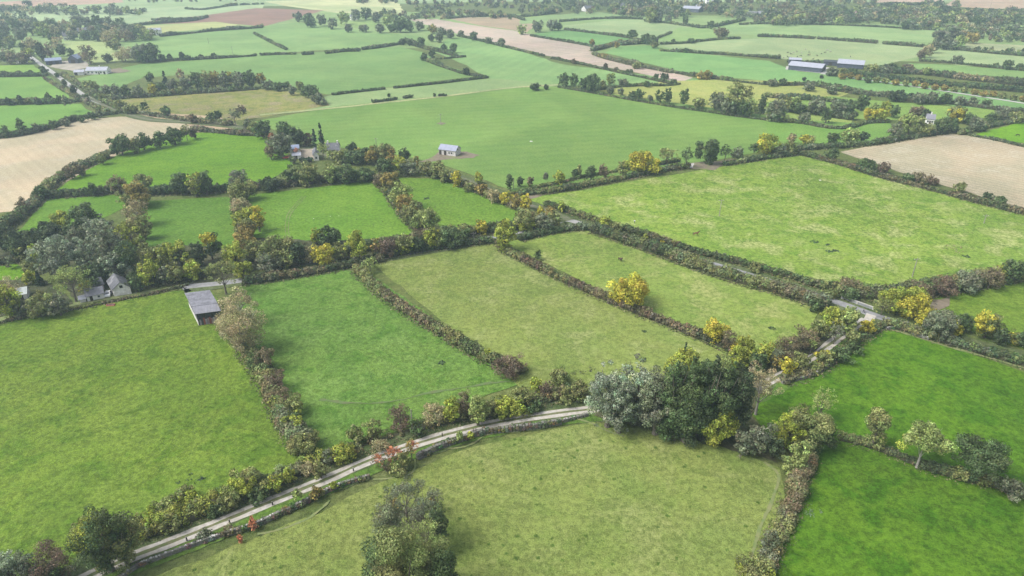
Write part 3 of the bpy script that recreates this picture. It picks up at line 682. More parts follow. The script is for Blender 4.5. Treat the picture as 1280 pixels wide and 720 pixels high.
hedge('far dark hedge line left of the top middle farm', [(650,20),(680,17),(700,12),(660,6)], 5.0, 4.0, HF, rough=0.5)
hedge('far thin hedge line above the far beige strip', [(560,22),(600,19),(640,20),(655,24)], 5.0, 4.0, HF, rough=0.4)

# far belts where single trees cannot be told apart
# ------------------------------------------------------------------ trees and shrubs: (x, top, foot, width) in photo pixels, leaf colour, shape, second colour
T('around the cottages at the left edge',
  (6,350,400,34,'yg'), (22,372,398,22,'gr'), (52,364,397,36,'ol'), (72,366,396,26,'gr'), (88,328,380,46,'lg','sparse'), (48,338,358,11,'cn','cone'), (38,336,356,16,'yg'),
  (108,348,374,20,'lg','sparse','yl'), (118,344,364,14,'dg'), (14,345,372,26,'bt','bush'), (128,325,356,26,'dk'), (168,340,366,20,'dg'))
T('in the grove behind the cottages',
  (70,291,350,54,'sg','willow'), (108,296,346,34,'sg','willow'), (143,311,352,40,'sg','willow'), (126,264,316,38,'sg','willow'), (136,278,328,34,'gr','willow'),
  (163,273,316,30,'ol','round','yg'), (156,300,346,34,'dg'), (104,253,292,36,'dg'), (76,262,288,24,'yg'), (58,276,306,36,'dk'), (30,284,324,38,'dk'), (8,278,318,34,'dk'),
  (22,300,328,20,'ol','bush'), (44,302,328,12,'yg','oval'), (12,318,336,14,'gr','bush'), (92,276,300,24,'dg'), (38,322,342,22,'ol','bush'), (112,328,356,22,'dg'), (96,282,312,26,'gr','willow'))
T('in the column between the two small left paddocks', (168,226,260,40,'ol','round','or'), (178,216,240,24,'ol'), (170,248,284,30,'bt'), (178,268,300,22,'ol'))
T('between the paddocks and the road right of the cottages',
  (184,323,359,27,'yg'), (196,303,338,36,'ol','round','yg'), (224,300,336,26,'dg','round','yg'), (246,302,334,22,'dk'), (262,288,326,28,'dg','round','yl'), (240,323,351,23,'yg'),
  (218,327,356,24,'ol'), (293,303,340,30,'yg','round'), (303,324,350,24,'yg'), (278,318,370,44,'ol','sparse'), (205,330,356,18,'gr','bush'), (180,302,326,20,'ol'))
T('in the tree column left of the striped paddock',
  (298,212,240,24,'gr'), (302,222,252,32,'ol'), (300,246,270,26,'bt'), (306,257,286,28,'yg'), (308,273,300,28,'ol','round','or'), (306,288,316,26,'or'), (322,256,290,16,'yl'), (316,295,330,24,'ol'))
T('along the tall dark hedge of the crescent field',
  (115,226,246,10,'dg'), (147,219,244,22,'br'), (224,215,244,24,'dg'), (243,213,246,18,'ol','oval','yg'), (256,211,244,12,'dg','column'))
T('along the hedge of the left stubble field',
  (127,190,206,13,'ol'), (101,204,220,14,'br'), (88,206,224,18,'br'), (50,230,250,16,'dg'), (28,246,266,16,'br'), (150,167,194,26,'dg'), (167,172,192,16,'ol'), (178,166,188,19,'dg'), (198,164,185,17,'dg'),
  (217,159,181,22,'dg'), (232,155,176,14,'ol','sparse'), (241,160,174,9,'pu'))
T('above the road below the striped paddock',
  (345,293,334,42,'ol'), (335,312,342,32,'gr'), (372,300,334,22,'dk'), (386,306,330,16,'bt'), (403,302,333,28,'yl'), (410,281,308,30,'dg'), (394,284,306,16,'yg'), (424,300,326,22,'ol'),
  (446,288,328,27,'yg'), (356,310,338,22,'ol'))
T('above the road below the narrow paddock',
  (470,297,318,14,'or','bush'), (484,296,322,28,'pu'), (504,292,318,24,'ol','round','yg'), (522,294,315,22,'dk'), (541,283,312,26,'ol','round','yg'), (566,284,308,40,'dg'),
  (602,273,293,16,'yl'), (582,280,298,14,'ol','bush'), (632,270,314,28,'yg','oval'), (624,296,314,14,'br','bush'))
T('in the autumn row between the striped and narrow paddocks',
  (476,214,238,18,'br'), (486,215,242,26,'ol','round','or'), (500,226,262,27,'lg'), (507,240,268,24,'or'), (520,248,274,22,'ol','round','or'), (531,258,290,36,'lg'), (544,284,306,18,'yl','bush'), (512,256,282,22,'ol'))
T('in the garden around the long white farmhouse',
  (351,164,197,30,'gr'), (339,165,175,9,'rd','bush'), (328,150,173,22,'dg'), (355,150,176,22,'dg'), (371,157,184,22,'dk'), (384,166,183,15,'pu'), (393,160,190,9,'cn','cone'),
  (401,153,187,11,'cn','cone'), (403,177,200,19,'lg','sparse'), (423,186,204,20,'ol'), (442,187,206,26,'dg'), (446,185,197,12,'or','bush'), (366,193,205,10,'gr','bush'), (440,178,187,14,'dk','bush'),
  (413,187,203,12,'lg','sparse'), (458,184,205,22,'dg'), (338,178,200,16,'br'))
T('in the dark hedge above the striped paddock',
  (338,222,236,30,'dk','bush'), (366,206,232,24,'dg'), (385,203,232,30,'ol'), (412,203,230,18,'lg'), (432,205,230,28,'dg'), (456,209,228,20,'dg'))
T('around the corner where the tracks meet near the white ruin',
  (468,181,206,24,'ol','round','or'), (482,178,206,26,'ol','round','or'), (505,184,202,15,'dg'), (482,195,222,24,'dg'), (500,193,217,18,'yg'), (519,194,214,12,'ol','round','or'), (510,200,220,20,'gr'),
  (490,190,210,14,'or','bush'))
T('along the roadside hedge below the white ruin',
  (533,200,220,18,'ol'), (547,200,224,24,'ol'), (556,210,228,16,'ol'), (571,212,234,14,'yl'), (586,228,240,14,'ol','bush'), (598,214,230,11,'yg','round','yl'), (603,229,243,16,'or'), (617,236,254,18,'bt'),
  (634,239,256,18,'yl'), (637,216,238,7,'dg','column'), (646,241,262,13,'or'), (658,243,264,16,'yl'), (676,257,272,10,'yl'), (688,256,278,14,'or','bush'))
T('in the roadside clump where the road bends', (656,262,290,28,'ol','round','yg'), (678,266,290,26,'gr'), (692,262,286,20,'ol'), (702,251,266,8,'yg'))
T('along the dirt track beside the great middle field',
  (650,220,234,8,'dg'), (663,220,233,7,'br'), (682,215,230,6,'gr','sparse'), (700,212,231,14,'yg'), (718,211,223,7,'dg'), (724,206,222,7,'ol'), (739,205,226,14,'dg'), (754,205,223,13,'br'),
  (780,200,221,15,'ol','round','yg'), (803,188,217,37,'yl','round','yg'), (835,180,211,26,'ol','sparse'), (859,181,211,17,'dg','sparse'), (874,172,204,8,'dg','column'), (889,170,206,15,'dg','column'), (907,180,203,18,'dg','sparse'),
  (922,183,201,16,'gr'), (942,178,196,12,'dg','sparse'), (959,166,195,26,'yl','round','yg'), (976,179,196,14,'gr'), (988,176,194,16,'ol'))
T('on the roadside hedge below the chestnut horse', (757,268,288,18,'yg'), (771,276,292,16,'ol'), (807,292,302,7,'yg','bush'), (828,300,312,8,'yl','bush'), (945,327,342,14,'ol','bush'), (1060,345,366,26,'br'), (1040,350,366,16,'dk'))
T('in the hedges between the pale middle paddocks', (789,342,386,47,'yl'), (894,397,430,31,'yl'), (912,412,440,18,'br'), (673,311,326,10,'dg','bush'), (610,434,450,10,'yg','oval'), (462,320,340,22,'lg','sparse'), (636,446,468,46,'pu','bush'), (857,427,448,8,'dk','cone'))
T('on the hedge between the horse field and the stubble field',
  (1041,183,202,17,'dg'), (1083,199,212,24,'dg'), (1105,202,217,16,'pu'), (1135,216,227,16,'dg','bush'), (1154,215,229,22,'br'), (1168,221,232,13,'pu'), (1200,227,241,14,'ol'), (1235,240,250,14,'dk','bush'), (1251,244,256,14,'dg'))
T('in the big clump beside the gravel lane',
  (762,452,538,62,'sg','willow'), (800,444,528,56,'sg','willow'), (776,470,544,48,'sg','willow'), (824,452,546,50,'gr','willow'), (848,446,552,50,'dg','willow'), (874,444,552,48,'dg','willow'), (862,444,554,40,'dg','cone'), (890,442,552,40,'dk','cone'), (912,450,548,36,'dg','cone'), (842,446,550,36,'dg','cone'), (862,470,556,44,'dg','oval'), (900,448,550,46,'dg','willow'), (922,452,546,40,'dk','willow'),
  (858,434,470,34,'yg'), (840,450,474,24,'yg'), (895,500,558,48,'yg','oval'), (880,470,540,40,'dg'), (884,448,480,24,'dg'), (905,440,470,22,'lg','sparse'))
T('just right of the big clump by the lane',
  (951,448,522,46,'bt','sparse'), (946,520,572,44,'gr','bush'), (930,534,572,30,'gr','bush'), (1008,502,562,58,'ol'), (985,514,564,38,'yg'), (1028,482,530,34,'lg','sparse'), (1022,520,568,40,'dg'), (968,540,576,26,'dk','bush'),
  (925,430,462,26,'yg'), (930,418,446,28,'yg','round','yl'), (956,424,456,24,'yg'), (948,440,468,24,'dg'), (970,430,460,20,'gr','sparse'), (1000,548,590,24,'lg','bush'))
T('around the lane end and road junction',
  (985,446,472,20,'yl'), (1030,436,456,24,'ol','round','yl'), (1005,408,440,30,'br'), (985,418,452,30,'br'), (1022,398,426,24,'ol'), (1042,383,416,30,'yg'), (1060,384,420,26,'lg'), (1085,398,418,18,'yl'), (1064,381,410,20,'lg','oval'),
  (1066,410,434,18,'ol'), (1068,426,444,24,'dg','bush'), (1050,436,454,28,'dg','bush'), (1000,440,464,24,'ol'), (1018,372,390,20,'dg','bush'), (1015,420,444,12,'lg','sparse'), (1045,402,432,22,'gr','sparse'), (1030,398,412,12,'yg'),
  (972,440,462,16,'or','bush'), (1040,352,372,26,'ol','bush'), (1062,358,376,24,'dg','bush'))
T('on the roadside bank right of the junction',
  (1136,356,398,56,'yg','round','yl'), (1104,370,396,26,'ol','sparse'), (1113,360,386,26,'yg'), (1152,391,412,11,'yl'), (1173,387,424,42,'gr'), (1191,400,420,23,'yl'), (1206,390,416,22,'dg'), (1236,388,424,32,'ol','round','yl'), (1252,410,432,19,'dk'),
  (1270,413,432,20,'ol','round','yl'), (1288,408,438,26,'dg'))
T('on the hedge between the two saturated green fields', (1097,506,562,19,'ol','column'), (1155,524,590,50,'lg','stem','yg'), (1228,545,608,58,'dg','stem'), (1267,596,628,34,'gr','bush'), (1168,576,592,18,'dk','bush'), (1200,582,602,26,'ol','bush'))
T('in the overgrown clump in the bottom middle field',
  (506,594,660,58,'gr','sparse'), (486,618,700,40,'gr','sparse'), (532,608,680,46,'gr','sparse'), (522,640,750,66,'lg','sparse'), (500,664,790,64,'ol','round','lg'), (542,668,770,48,'ol','sparse'), (480,662,770,34,'dg'), (556,690,780,30,'dg'), (548,632,690,22,'dg','bush'), (479,636,656,14,'or','bush'), (493,622,640,16,'or','bush'), (541,618,640,8,'or','bush'))
T('at the bottom left corner by the lane', (126,633,722,66,'dg','round','yg'), (150,642,712,44,'ol'), (62,678,732,50,'pu'), (14,686,750,54,'sg','willow'), (60,700,740,34,'dg','bush'), (108,640,690,30,'ol'), (-8,690,740,40,'sg','willow'))
T('on the left part of the lane thicket',
  (186,645,664,15,'yg'), (170,640,664,24,'ol','bush'), (188,629,648,14,'yg','bush'), (207,620,648,34,'ol','bush'), (232,605,632,30,'ol','round','yg'), (221,631,652,18,'yg'), (245,620,646,26,'ol','bush'), (212,642,668,26,'ol','bush'),
  (306,582,620,38,'ol','round','yg'), (284,612,640,28,'ol','bush'), (330,598,622,24,'ol','bush'), (268,628,648,20,'dg','bush'), (360,582,606,18,'yg'), (343,590,618,22,'yg','bush'), (322,605,630,26,'dg','bush'))
T('on the middle part of the lane thicket',
  (380,538,570,42,'ol'), (430,553,580,32,'yg','oval'), (400,575,600,20,'ol','bush'), (412,560,582,20,'gr','bush'), (445,530,556,26,'ol','bush'), (466,524,552,24,'ol','bush'), (500,504,540,28,'pu'), (545,504,532,34,'bt'),
  (565,494,530,16,'yg'), (580,487,522,16,'br'), (597,490,533,24,'lg','oval'), (520,520,548,20,'dg','bush'), (475,545,566,26,'bt','bush'), (612,498,524,22,'ol','bush'), (385,574,598,22,'bt','bush'))
T('on the thicket between the lane and the tall silver willows',
  (640,496,520,40,'yg','bush'), (628,500,524,22,'yg'), (670,469,492,14,'yg'), (652,482,512,26,'ol'), (722,474,504,26,'ol'), (682,474,498,16,'pu'), (700,462,478,30,'ol','bush'), (708,484,508,26,'ol','bush'), (665,500,518,24,'dg','bush'))
T('along the hedge running down from the metal-roofed barn', (300,358,408,44,'bt','sparse'), (301,374,446,60,'bt','round'), (286,384,430,34,'bt'), (330,432,464,26,'br'), (345,460,488,24,'pu'), (340,470,484,14,'yg','bush'), (352,480,506,26,'br','bush'), (361,494,524,36,'ol','round','yg'), (368,514,544,28,'dg','round','yg'),
  (318,440,466,22,'dg','bush'))
T('along the stone wall on the near side of the lane',
  (472,565,586,18,'rd','sparse','br'), (492,555,582,24,'rd','sparse'), (504,562,588,22,'ol','bush'), (514,546,576,18,'rd','sparse','or'), (482,566,590,18,'br','bush'), (395,607,624,13,'or','sparse'), (417,600,615,12,'yg','sparse'), (371,610,632,13,'lg','sparse'), (393,612,628,12,'or','sparse'), (316,646,665,11,'rd','bush'), (300,668,679,6,'rd','bush'),
  (285,655,670,18,'br','bush'), (256,660,676,20,'gr','bush'), (498,578,594,26,'ol','bush'), (575,538,556,6,'lg','stem'), (588,538,554,7,'yg','stem'))
T('at the lower end of the tan hedge, bottom right', (944,692,740,46,'ol','round','yg'), (990,570,596,26,'lg','bush'), (962,660,690,22,'gr','bush'))
T('right of the purple thicket at the right edge', (1180,345,372,34,'pu'), (1210,340,366,34,'gr'), (1240,330,362,30,'br'), (1268,322,356,26,'dg'), (1150,352,374,30,'br'), (1255,328,350,14,'yg'), (1225,335,352,24,'ol'))
# middle distance
T('along the far edge of the great middle field',
  (705,91,108,14,'dg'), (717,92,111,12,'dg'), (730,95,113,14,'dg'), (741,92,115,20,'dg'), (753,100,112,10,'ol'), (763,90,107,11,'lg'), (780,98,108,13,'gr'), (763,108,117,9,'gr'), (776,110,119,8,'gr'), (790,114,124,10,'dg'), (799,111,124,14,'dg'),
  (813,119,126,7,'gr'), (824,111,129,11,'dg'), (835,110,130,12,'dg'), (856,109,133,11,'dg','oval'), (874,121,136,18,'ol'), (899,114,138,24,'gr'), (922,102,142,36,'ol'), (912,120,144,22,'gr'), (938,120,146,18,'lg'), (953,118,148,9,'dk','oval'), (964,124,150,14,'lg'), (930,124,146,18,'dg'))
T('among the plots right of the great middle field',
  (972,125,152,26,'gr'), (985,120,140,14,'ol'), (995,118,138,14,'lg'), (998,128,142,20,'dg'), (1022,122,144,22,'gr'), (1034,132,154,14,'dg'), (1046,124,146,20,'gr'), (1006,140,154,16,'gr'), (1062,124,142,18,'dg'), (1078,118,138,18,'dg'),
  (1088,135,152,18,'yl','round','yg'), (1104,136,152,16,'yl','round','yg'), (1094,128,142,14,'lg'), (1108,126,142,14,'yg'), (1118,130,147,14,'dg'), (1120,152,175,17,'gr'), (1138,139,168,28,'lg'), (1155,152,170,20,'ol'), (1159,136,150,10,'dk'),
  (1176,146,168,16,'dg'), (1195,132,152,26,'yl','round','ol'), (1188,146,166,20,'dg'), (1212,140,156,14,'dg'), (1220,146,164,18,'gr'), (1240,140,154,14,'dg'), (1255,134,150,20,'gr'), (1272,138,154,16,'ol'), (1145,132,146,18,'br'))
T('along the hedge left of the right stubble field', (1042,165,181,16,'dg'), (1064,160,178,22,'lg'), (1080,164,178,12,'dk'), (1010,168,181,18,'ol','round','yl'), (990,166,180,10,'bt'), (1096,172,180,10,'gr','bush'))
T('along the young driveway avenue',
  *[(960+a/4, b/4, b/4+7.5, 8.5, c) for a, b, c in ((370,366,'or'),(413,363,'or'),(456,370,'or'),(500,384,'dg'),(545,383,'ol'),(590,388,'ol'),(638,396,'or'),(688,401,'ol'),(735,403,'or'),(782,414,'or'),(834,420,'or'),
   (881,423,'or'),(934,430,'ol'),(983,434,'ol'),(1034,445,'or'),(1080,454,'or'),(1128,455,'or'),(1175,463,'ol'),(1228,472,'ol'),(1275,478,'or'))])
T('in front of the long farm sheds', (1005,97,101,4,'dk'), (1027,94,98,4,'dk'), (1040,84,95,14,'gr'), (1052,85,96,14,'ol'), (1066,84,96,14,'dg'), (1090,80,94,18,'ol'), (1108,80,94,14,'gr'))
T('behind the far hedges at the upper right', (1116,78,90,12,'dg'), (1135,80,90,14,'br'), (1160,84,94,14,'lg'), (1198,69,80,13,'gr'), (1245,79,84,6,'dg'), (1260,75,87,12,'dg'), (1275,79,87,9,'dg'),
  (1152,62,74,10,'br'), (1160,55,72,14,'bt'), (1168,50,66,12,'gr'), (1185,46,62,18,'gr'), (1200,44,58,16,'lg'), (1190,30,50,22,'gr'), (1175,36,52,18,'gr'), (1215,40,54,16,'or'))
T('in the dip below the rough brown and green field',
  (293,135,158,18,'gr','sparse'), (302,130,150,14,'br','sparse'), (318,150,168,16,'ol'), (181,124,146,10,'dg','sparse'), (206,132,146,14,'dg'), (265,140,154,14,'dg'), (240,142,154,12,'br'), (310,148,166,12,'gr'), (150,124,140,14,'ol'), (128,116,128,10,'ol'),
  (83,118,140,7,'gr','stem'), (272,138,150,10,'dg'), (163,130,142,16,'ol'))
T('in the mixed tree belt right of the white bungalow',
  (118,102,116,12,'ol'), (108,100,112,12,'lg'), (132,106,120,14,'gr'), (145,105,122,14,'gr'), (158,106,122,14,'dg'), (172,106,122,14,'gr'), (186,90,104,10,'dg'), (190,104,120,10,'yl'), (206,88,112,10,'cn','cone'), (200,103,118,14,'dg'), (215,98,116,16,'gr'),
  (225,86,102,10,'bt'), (232,94,115,16,'gr'), (245,88,114,16,'dg'), (258,88,113,16,'ol'), (268,88,112,16,'or'), (280,88,112,16,'gr'), (287,90,106,8,'yl'), (297,86,111,18,'gr'), (312,86,110,16,'dg'))
T('at the left end of the strip hedge behind the big field',
  (325,90,108,14,'or'), (335,100,112,16,'gr'), (346,102,114,14,'dg'), (358,102,112,10,'dg'), (374,101,112,9,'ol'), (365,106,119,11,'gr'), (388,105,122,21,'dg'), (398,117,130,16,'gr'))
T('in the hedgerow behind the white bungalow',
  (177,54,77,24,'gr'), (190,54,76,18,'dg'), (182,60,78,22,'dg'), (155,58,77,22,'bt'), (134,66,78,12,'gr'), (143,48,64,16,'ol'), (134,38,56,18,'bt'), (110,56,80,20,'br'), (88,60,72,9,'dg'), (227,64,75,6,'dg'), (212,67,75,6,'dg'), (235,69,75,6,'dg'),
  (251,68,74,6,'dg'), (267,66,73,6,'dg'), (203,68,77,7,'dg'))
T('among the trees of the left village',
  (4,64,80,14,'gr'), (14,66,80,14,'br'), (28,64,80,14,'br'), (12,44,58,14,'ol'), (38,46,64,18,'bt'), (36,60,70,10,'yg'), (50,50,76,13,'dk'), (61,52,76,14,'br'), (72,44,64,15,'bt'), (52,28,46,18,'lg'), (80,24,40,14,'bt'), (25,34,52,16,'gr'),
  (2,28,50,18,'gr'), (20,22,40,16,'dg'), (38,24,44,16,'gr'), (66,24,42,14,'dg'), (95,18,36,16,'gr'), (108,20,38,16,'gr'), (122,18,38,16,'dg'), (136,20,38,14,'gr'), (150,22,40,16,'dg'), (160,30,46,16,'gr'), (172,34,48,14,'dg'),
  (106,38,50,16,'dg'), (122,38,51,16,'dg'), (90,38,50,12,'gr'), (66,40,56,12,'dg'), (76,56,70,12,'dk'), (6,40,56,12,'dk'), (30,52,64,12,'dk'), (146,38,52,14,'ol'))
T('in the copse behind the far striped field',
  (372,14,27,12,'gr'), (385,16,28,14,'dg'), (402,18,32,12,'gr'), (415,22,36,12,'gr'), (430,14,30,14,'lg'), (445,11,26,12,'gr'), (458,9,24,14,'dg'), (470,14,28,12,'gr'), (484,18,32,14,'lg'), (500,22,40,18,'dg'), (510,24,40,14,'dg'), (435,30,40,10,'gr'), (455,31,40,12,'gr'), (475,30,41,12,'gr'),
  (490,30,40,12,'dg'), (388,22,34,12,'dg'))
T('along the hedges left of the far beige strip',
  (524,26,38,12,'gr'), (540,30,42,12,'ol','round','or'), (552,34,47,12,'gr'), (563,37,48,10,'gr'), (576,38,46,8,'gr'), (592,40,50,10,'dg'), (610,46,54,10,'gr'), (626,47,58,12,'gr'), (526,46,58,10,'dg'), (539,42,52,8,'dg'), (548,41,53,9,'gr'), (555,54,66,8,'dg'), (567,54,66,9,'dg'),
  (540,62,72,8,'dg'), (502,48,56,8,'dk'), (530,66,76,8,'dg'), (583,84,94,8,'dk'), (512,49,57,5,'dg'))
T('along the hedges around the far small green fields',
  (652,30,43,12,'lg'), (672,26,40,14,'gr'), (690,24,38,14,'gr'), (698,28,38,10,'dg'), (653,5,17,9,'gr'), (791,37,48,12,'dg'), (808,42,55,14,'dg'), (815,44,56,12,'dg'), (818,50,60,10,'ol'), (842,49,54,5,'dg'), (864,48,54,8,'dg'), (900,34,47,14,'br'), (905,36,46,10,'pu'),
  (814,8,28,16,'ol'), (822,16,28,12,'gr'), (857,22,31,7,'dg'), (836,19,28,8,'gr'), (889,26,36,10,'dg'), (900,8,20,5,'dg'), (905,8,16,5,'dg'), (740,49,57,7,'or'), (771,52,60,6,'or'), (797,77,86,12,'ol'), (880,88,97,20,'or','bush'), (857,60,66,5,'dg'))
T('dotted on the margins of the beige strip and the field beside it', (757,79,87,5,'pu'), (770,84,90,5,'br'), (784,87,92,4,'dg'), (789,87,92,4,'dg'), (820,92,99,5,'dg'), (831,92,99,12,'dk','bush'), (842,99,106,9,'dg','bush'), (717,73,80,6,'br','bush'), (486,117,121,2.5,'dg'), (543,117,121,2.5,'dg'),
  (809,101,109,8,'dg'), (683,105,112,6,'dk','bush'), (670,106,111,15,'dk','bush'))
T('along the hedge below the avenue meadow', (978,98,107,9,'dg'), (965,98,108,12,'gr'), (1012,102,114,14,'gr'), (1040,106,118,14,'gr'), (1122,112,127,22,'dk'), (1140,116,124,8,'dk'), (1150,116,130,18,'gr'), (1165,114,130,16,'gr'), (1182,116,130,14,'dg'), (1200,120,132,14,'gr'), (1216,121,132,12,'gr'), (1234,124,134,12,'dg'))
T('along the field hedges left of the village road', (25,118,131,6,'dk'), (60,116,129,9,'dg'), (74,119,129,6,'dg'), (45,121,131,8,'gr'), (10,122,132,8,'dk'), (26,148,168,12,'dg'), (5,156,172,12,'dg'), (44,154,166,8,'gr'), (66,150,162,12,'dg'), (82,148,158,10,'gr'), (101,144,153,9,'dg'), (114,139,150,10,'dg'),
  (124,138,147,8,'gr'), (55,82,93,9,'dg'), (38,87,94,6,'dg'), (24,88,95,6,'gr'), (5,89,96,8,'dg'), (91,105,120,8,'dk'), (80,98,108,5,'gr'), (71,91,97,4,'dg'))

# far woods where trees merge into one mass: (x0, y0, x1, y1, count, height px)
WOODS = [(-60,12,190,15,95,9), (-60,30,190,46,130,13), (-40,22,60,30,40,10), (-60,52,20,60,25,11), (640,12,900,2,0,8), (700,4,905,10,120,11), (770,14,860,17,40,11), (700,12,770,12,18,8), (905,2,1100,3,80,7), (905,18,985,22,34,9),
         (960,26,1185,18,230,12), (1130,32,1180,27,60,11), (1185,26,1290,24,110,12), (1175,46,1290,47,60,9), (1200,35,1300,38,50,9), (1000,8,1180,12,50,6), (520,13,640,20,70,6), (440,1,640,3,60,5), (640,3,700,2,26,6), (470,20,560,20,40,8),
         (900,12,960,10,25,6), (1100,24,1180,30,50,10), (1150,5,1200,6,20,6), (530,9,580,3,22,5), (960,10,1010,12,24,8), (660,10,700,13,16,7), (1215,62,1290,66,22,5), (940,24,990,24,24,7), (585,3,640,8,16,5), (160,0,330,-3,30,4), (-60,66,40,76,30,11), (1020,2,1100,-2,20,5), (1188,14,1300,16,22,6)]

def plant_name(p):
    if p['sh'] == 'willow': return 'willow_tree', 'tree'
    if p['sh'] == 'cone': return 'conifer_tree', 'tree'
    if p['sh'] == 'bush': return 'shrub', 'shrub'
    return 'tree', 'tree'

def grow(name, rng, p, parts=True):
    base, w, h, s = fit(p['x'], p['yt'], p['yb'], p['w'])
    return base, w, h, s

def plants():
    global RNG
    rng = random.Random(5)
    for p in PLANTS:
        p['name'], p['cat'] = plant_name(p)
        p['fit'] = fit(p['x'], p['yt'], p['yb'], p['w'])
        p['px'] = (p['yb'] - p['yt'])*p['w']
    trees = sorted([p for p in PLANTS if p['cat'] == 'tree'], key=lambda p: -p['px'])
    far = trees[292:]
    for p in far: p['mass'] = True
    groups = {}
    for p in PLANTS:
        if not p.get('mass'): groups.setdefault(p['place'], []).append(p)
    for place, ps in groups.items():
        # the ordinal runs over the plants of one look in this place
        looks = {}
        for p in ps:
            hue = WORD[p['c']]
            if p['c2']: hue += ' and ' + WORD[p['c2']].split()[0]
            hw = p['fit'][2]/p['fit'][1]
            form = {'willow': 'willow', 'cone': 'pointed conifer', 'column': 'narrow tree', 'sparse': 'thin-crowned tree', 'bush': 'low shrub', 'stem': 'tree on a bare trunk', 'oval': 'upright tree'}.get(p['sh'], 'round tree' if hw < 1.25 else 'tall tree')
            p['look'] = hue + ' ' + form
            looks.setdefault(p['look'], []).append(p)
        for look, qs in looks.items():
            qs.sort(key=lambda p: (p['x'], p['yt']))
            for i, p in enumerate(qs):
                if len(qs) == 1: p['label'] = f"{look} {place}"
                elif len(qs) == 2: p['label'] = f"{['left','right'][i]} one of two: {look} {place}" if len((look+place).split()) < 12 else f"{['left','right'][i]} {look} {place}"
                elif i == 0: p['label'] = f"leftmost {look} {place}"
                elif i == len(qs)-1: p['label'] = f"rightmost {look} {place}"
                else: p['label'] = f"{ORD[i+1]} {look} from left {place}"
                p['label'] = ' '.join(p['label'].split()[:16])
    mass = []
    for n, p in enumerate(PLANTS):
        RNG = np.random.default_rng(3000 + n)
        base, w, h, s = p['fit']
        leaf = max(0.26, (2.0 if p['px'] < 1500 else 1.9)/s)
        cc, cr, cl = crown_clumps(p['sh'], w, h, PAL[p['c']], PAL[p['c2']] if p['c2'] else None)
        if p.get('mass'):
            cc = cc + np.array([base.x, base.y, 0]); mass.append((cc, cr, cl, leaf)); continue
        dens = {'sparse': 1.1, 'stem': 1.15}.get(p['sh'], 1.2)
        cen, nor, siz, tint = clumps_to_leaves(cc, cr, cl, leaf, dens)
        root = empty(p['name'], base, 0)
        tag(root, p['label'], p['cat'], ('shrubs ' if p['cat'] == 'shrub' else 'trees ') + p['place'])
        link('crown', quads('crown', cen, nor, siz, tint, aspect=(RNG.uniform(0.22, 0.6, len(cen)) if p['c'] in ('bt','br','pu') or p['sh'] == 'sparse' else None)), FOL, root)
        pale = p['sh'] in ('stem',) or p['c'] in ('bt',)
        if p['cat'] == 'tree':
            link('trunk', trunk_mesh('trunk', w, h, p['sh'], rng), BARK_PALE if pale else BARK, root)
        elif p['px'] > 300:
            mb = MB()
            for q in range(5):
                a = 1.257*q + rng.random(); mb.tube([(0.05*math.cos(a), 0.05*math.sin(a), -0.05), (w*0.12*math.cos(a), w*0.12*math.sin(a), h*0.3), (w*0.26*math.cos(a), w*0.26*math.sin(a), h*0.62)], [0.07, 0.05, 0.02], 5)
            mb.build('stems', BARK, root)
    # distant wood masses
    RNG = np.random.default_rng(77)
    keys = ['gr','gr','gr','dg','dg','ol','dk','lg','bt','br']
    for x0, y0, x1, y1, n, hp in WOODS:
        for i in range(n):
            t = rng.random(); x = x0 + (x1-x0)*t; yb = y0 + (y1-y0)*t + rng.uniform(-1, 1)*hp*0.45 + 2
            hh = hp*rng.uniform(0.6, 1.15); ww = hh*rng.uniform(0.7, 1.3)
            base, w, h, s = fit(x, yb-hh, yb, ww)
            if base.y > 4200 or base.y < 0: continue
            c = PAL[rng.choice(keys)]
            cc, cr, cl = crown_clumps('round', w, h, c)
            sel = RNG.choice(len(cc), 16, replace=False); cc, cr, cl = cc[sel], cr[sel]*1.35, cl[sel]
            mass.append((cc + np.array([base.x, base.y, 0]), cr, cl, max(1.75/s, 0.4)))
    out = [clumps_to_leaves(a, b, c, l, 1.0) for a, b, c, l in mass]
    cen, nor, siz, tint = (np.concatenate([o[i] for o in out]) for i in range(4))
    tag(link('distant_woodland', quads('distant_woodland', cen, nor, siz, tint), FOL), 'hazy blue-green woods and treelines filling the far distance', 'woodland', kind='stuff')
plants()

# rank grass at the feet of the near hedges
RNG = np.random.default_rng(9)
cen = np.concatenate([t[0] for t in TUFTS]); siz = np.concatenate([np.full(len(t[0]), t[1]) for t in TUFTS])*RNG.uniform(0.8, 1.5, len(cen))
pal = np.array([(0.085,0.12,0.035), (0.16,0.15,0.075), (0.12,0.13,0.055), (0.06,0.085,0.03), (0.20,0.175,0.10)])
tint = pal[RNG.integers(0, 5, len(cen))]*RNG.normal(1, 0.12, (len(cen), 1)).clip(0.6, 1.4)
nor = unit(np.column_stack([RNG.normal(0, 0.7, len(cen)), RNG.normal(0, 0.7, len(cen)), np.full(len(cen), 0.9)]))
tag(link('rank_grass', quads('rank_grass', cen, nor, siz, tint), FOL), 'rank tan and olive grass along the feet of the hedges', 'grass', kind='stuff')
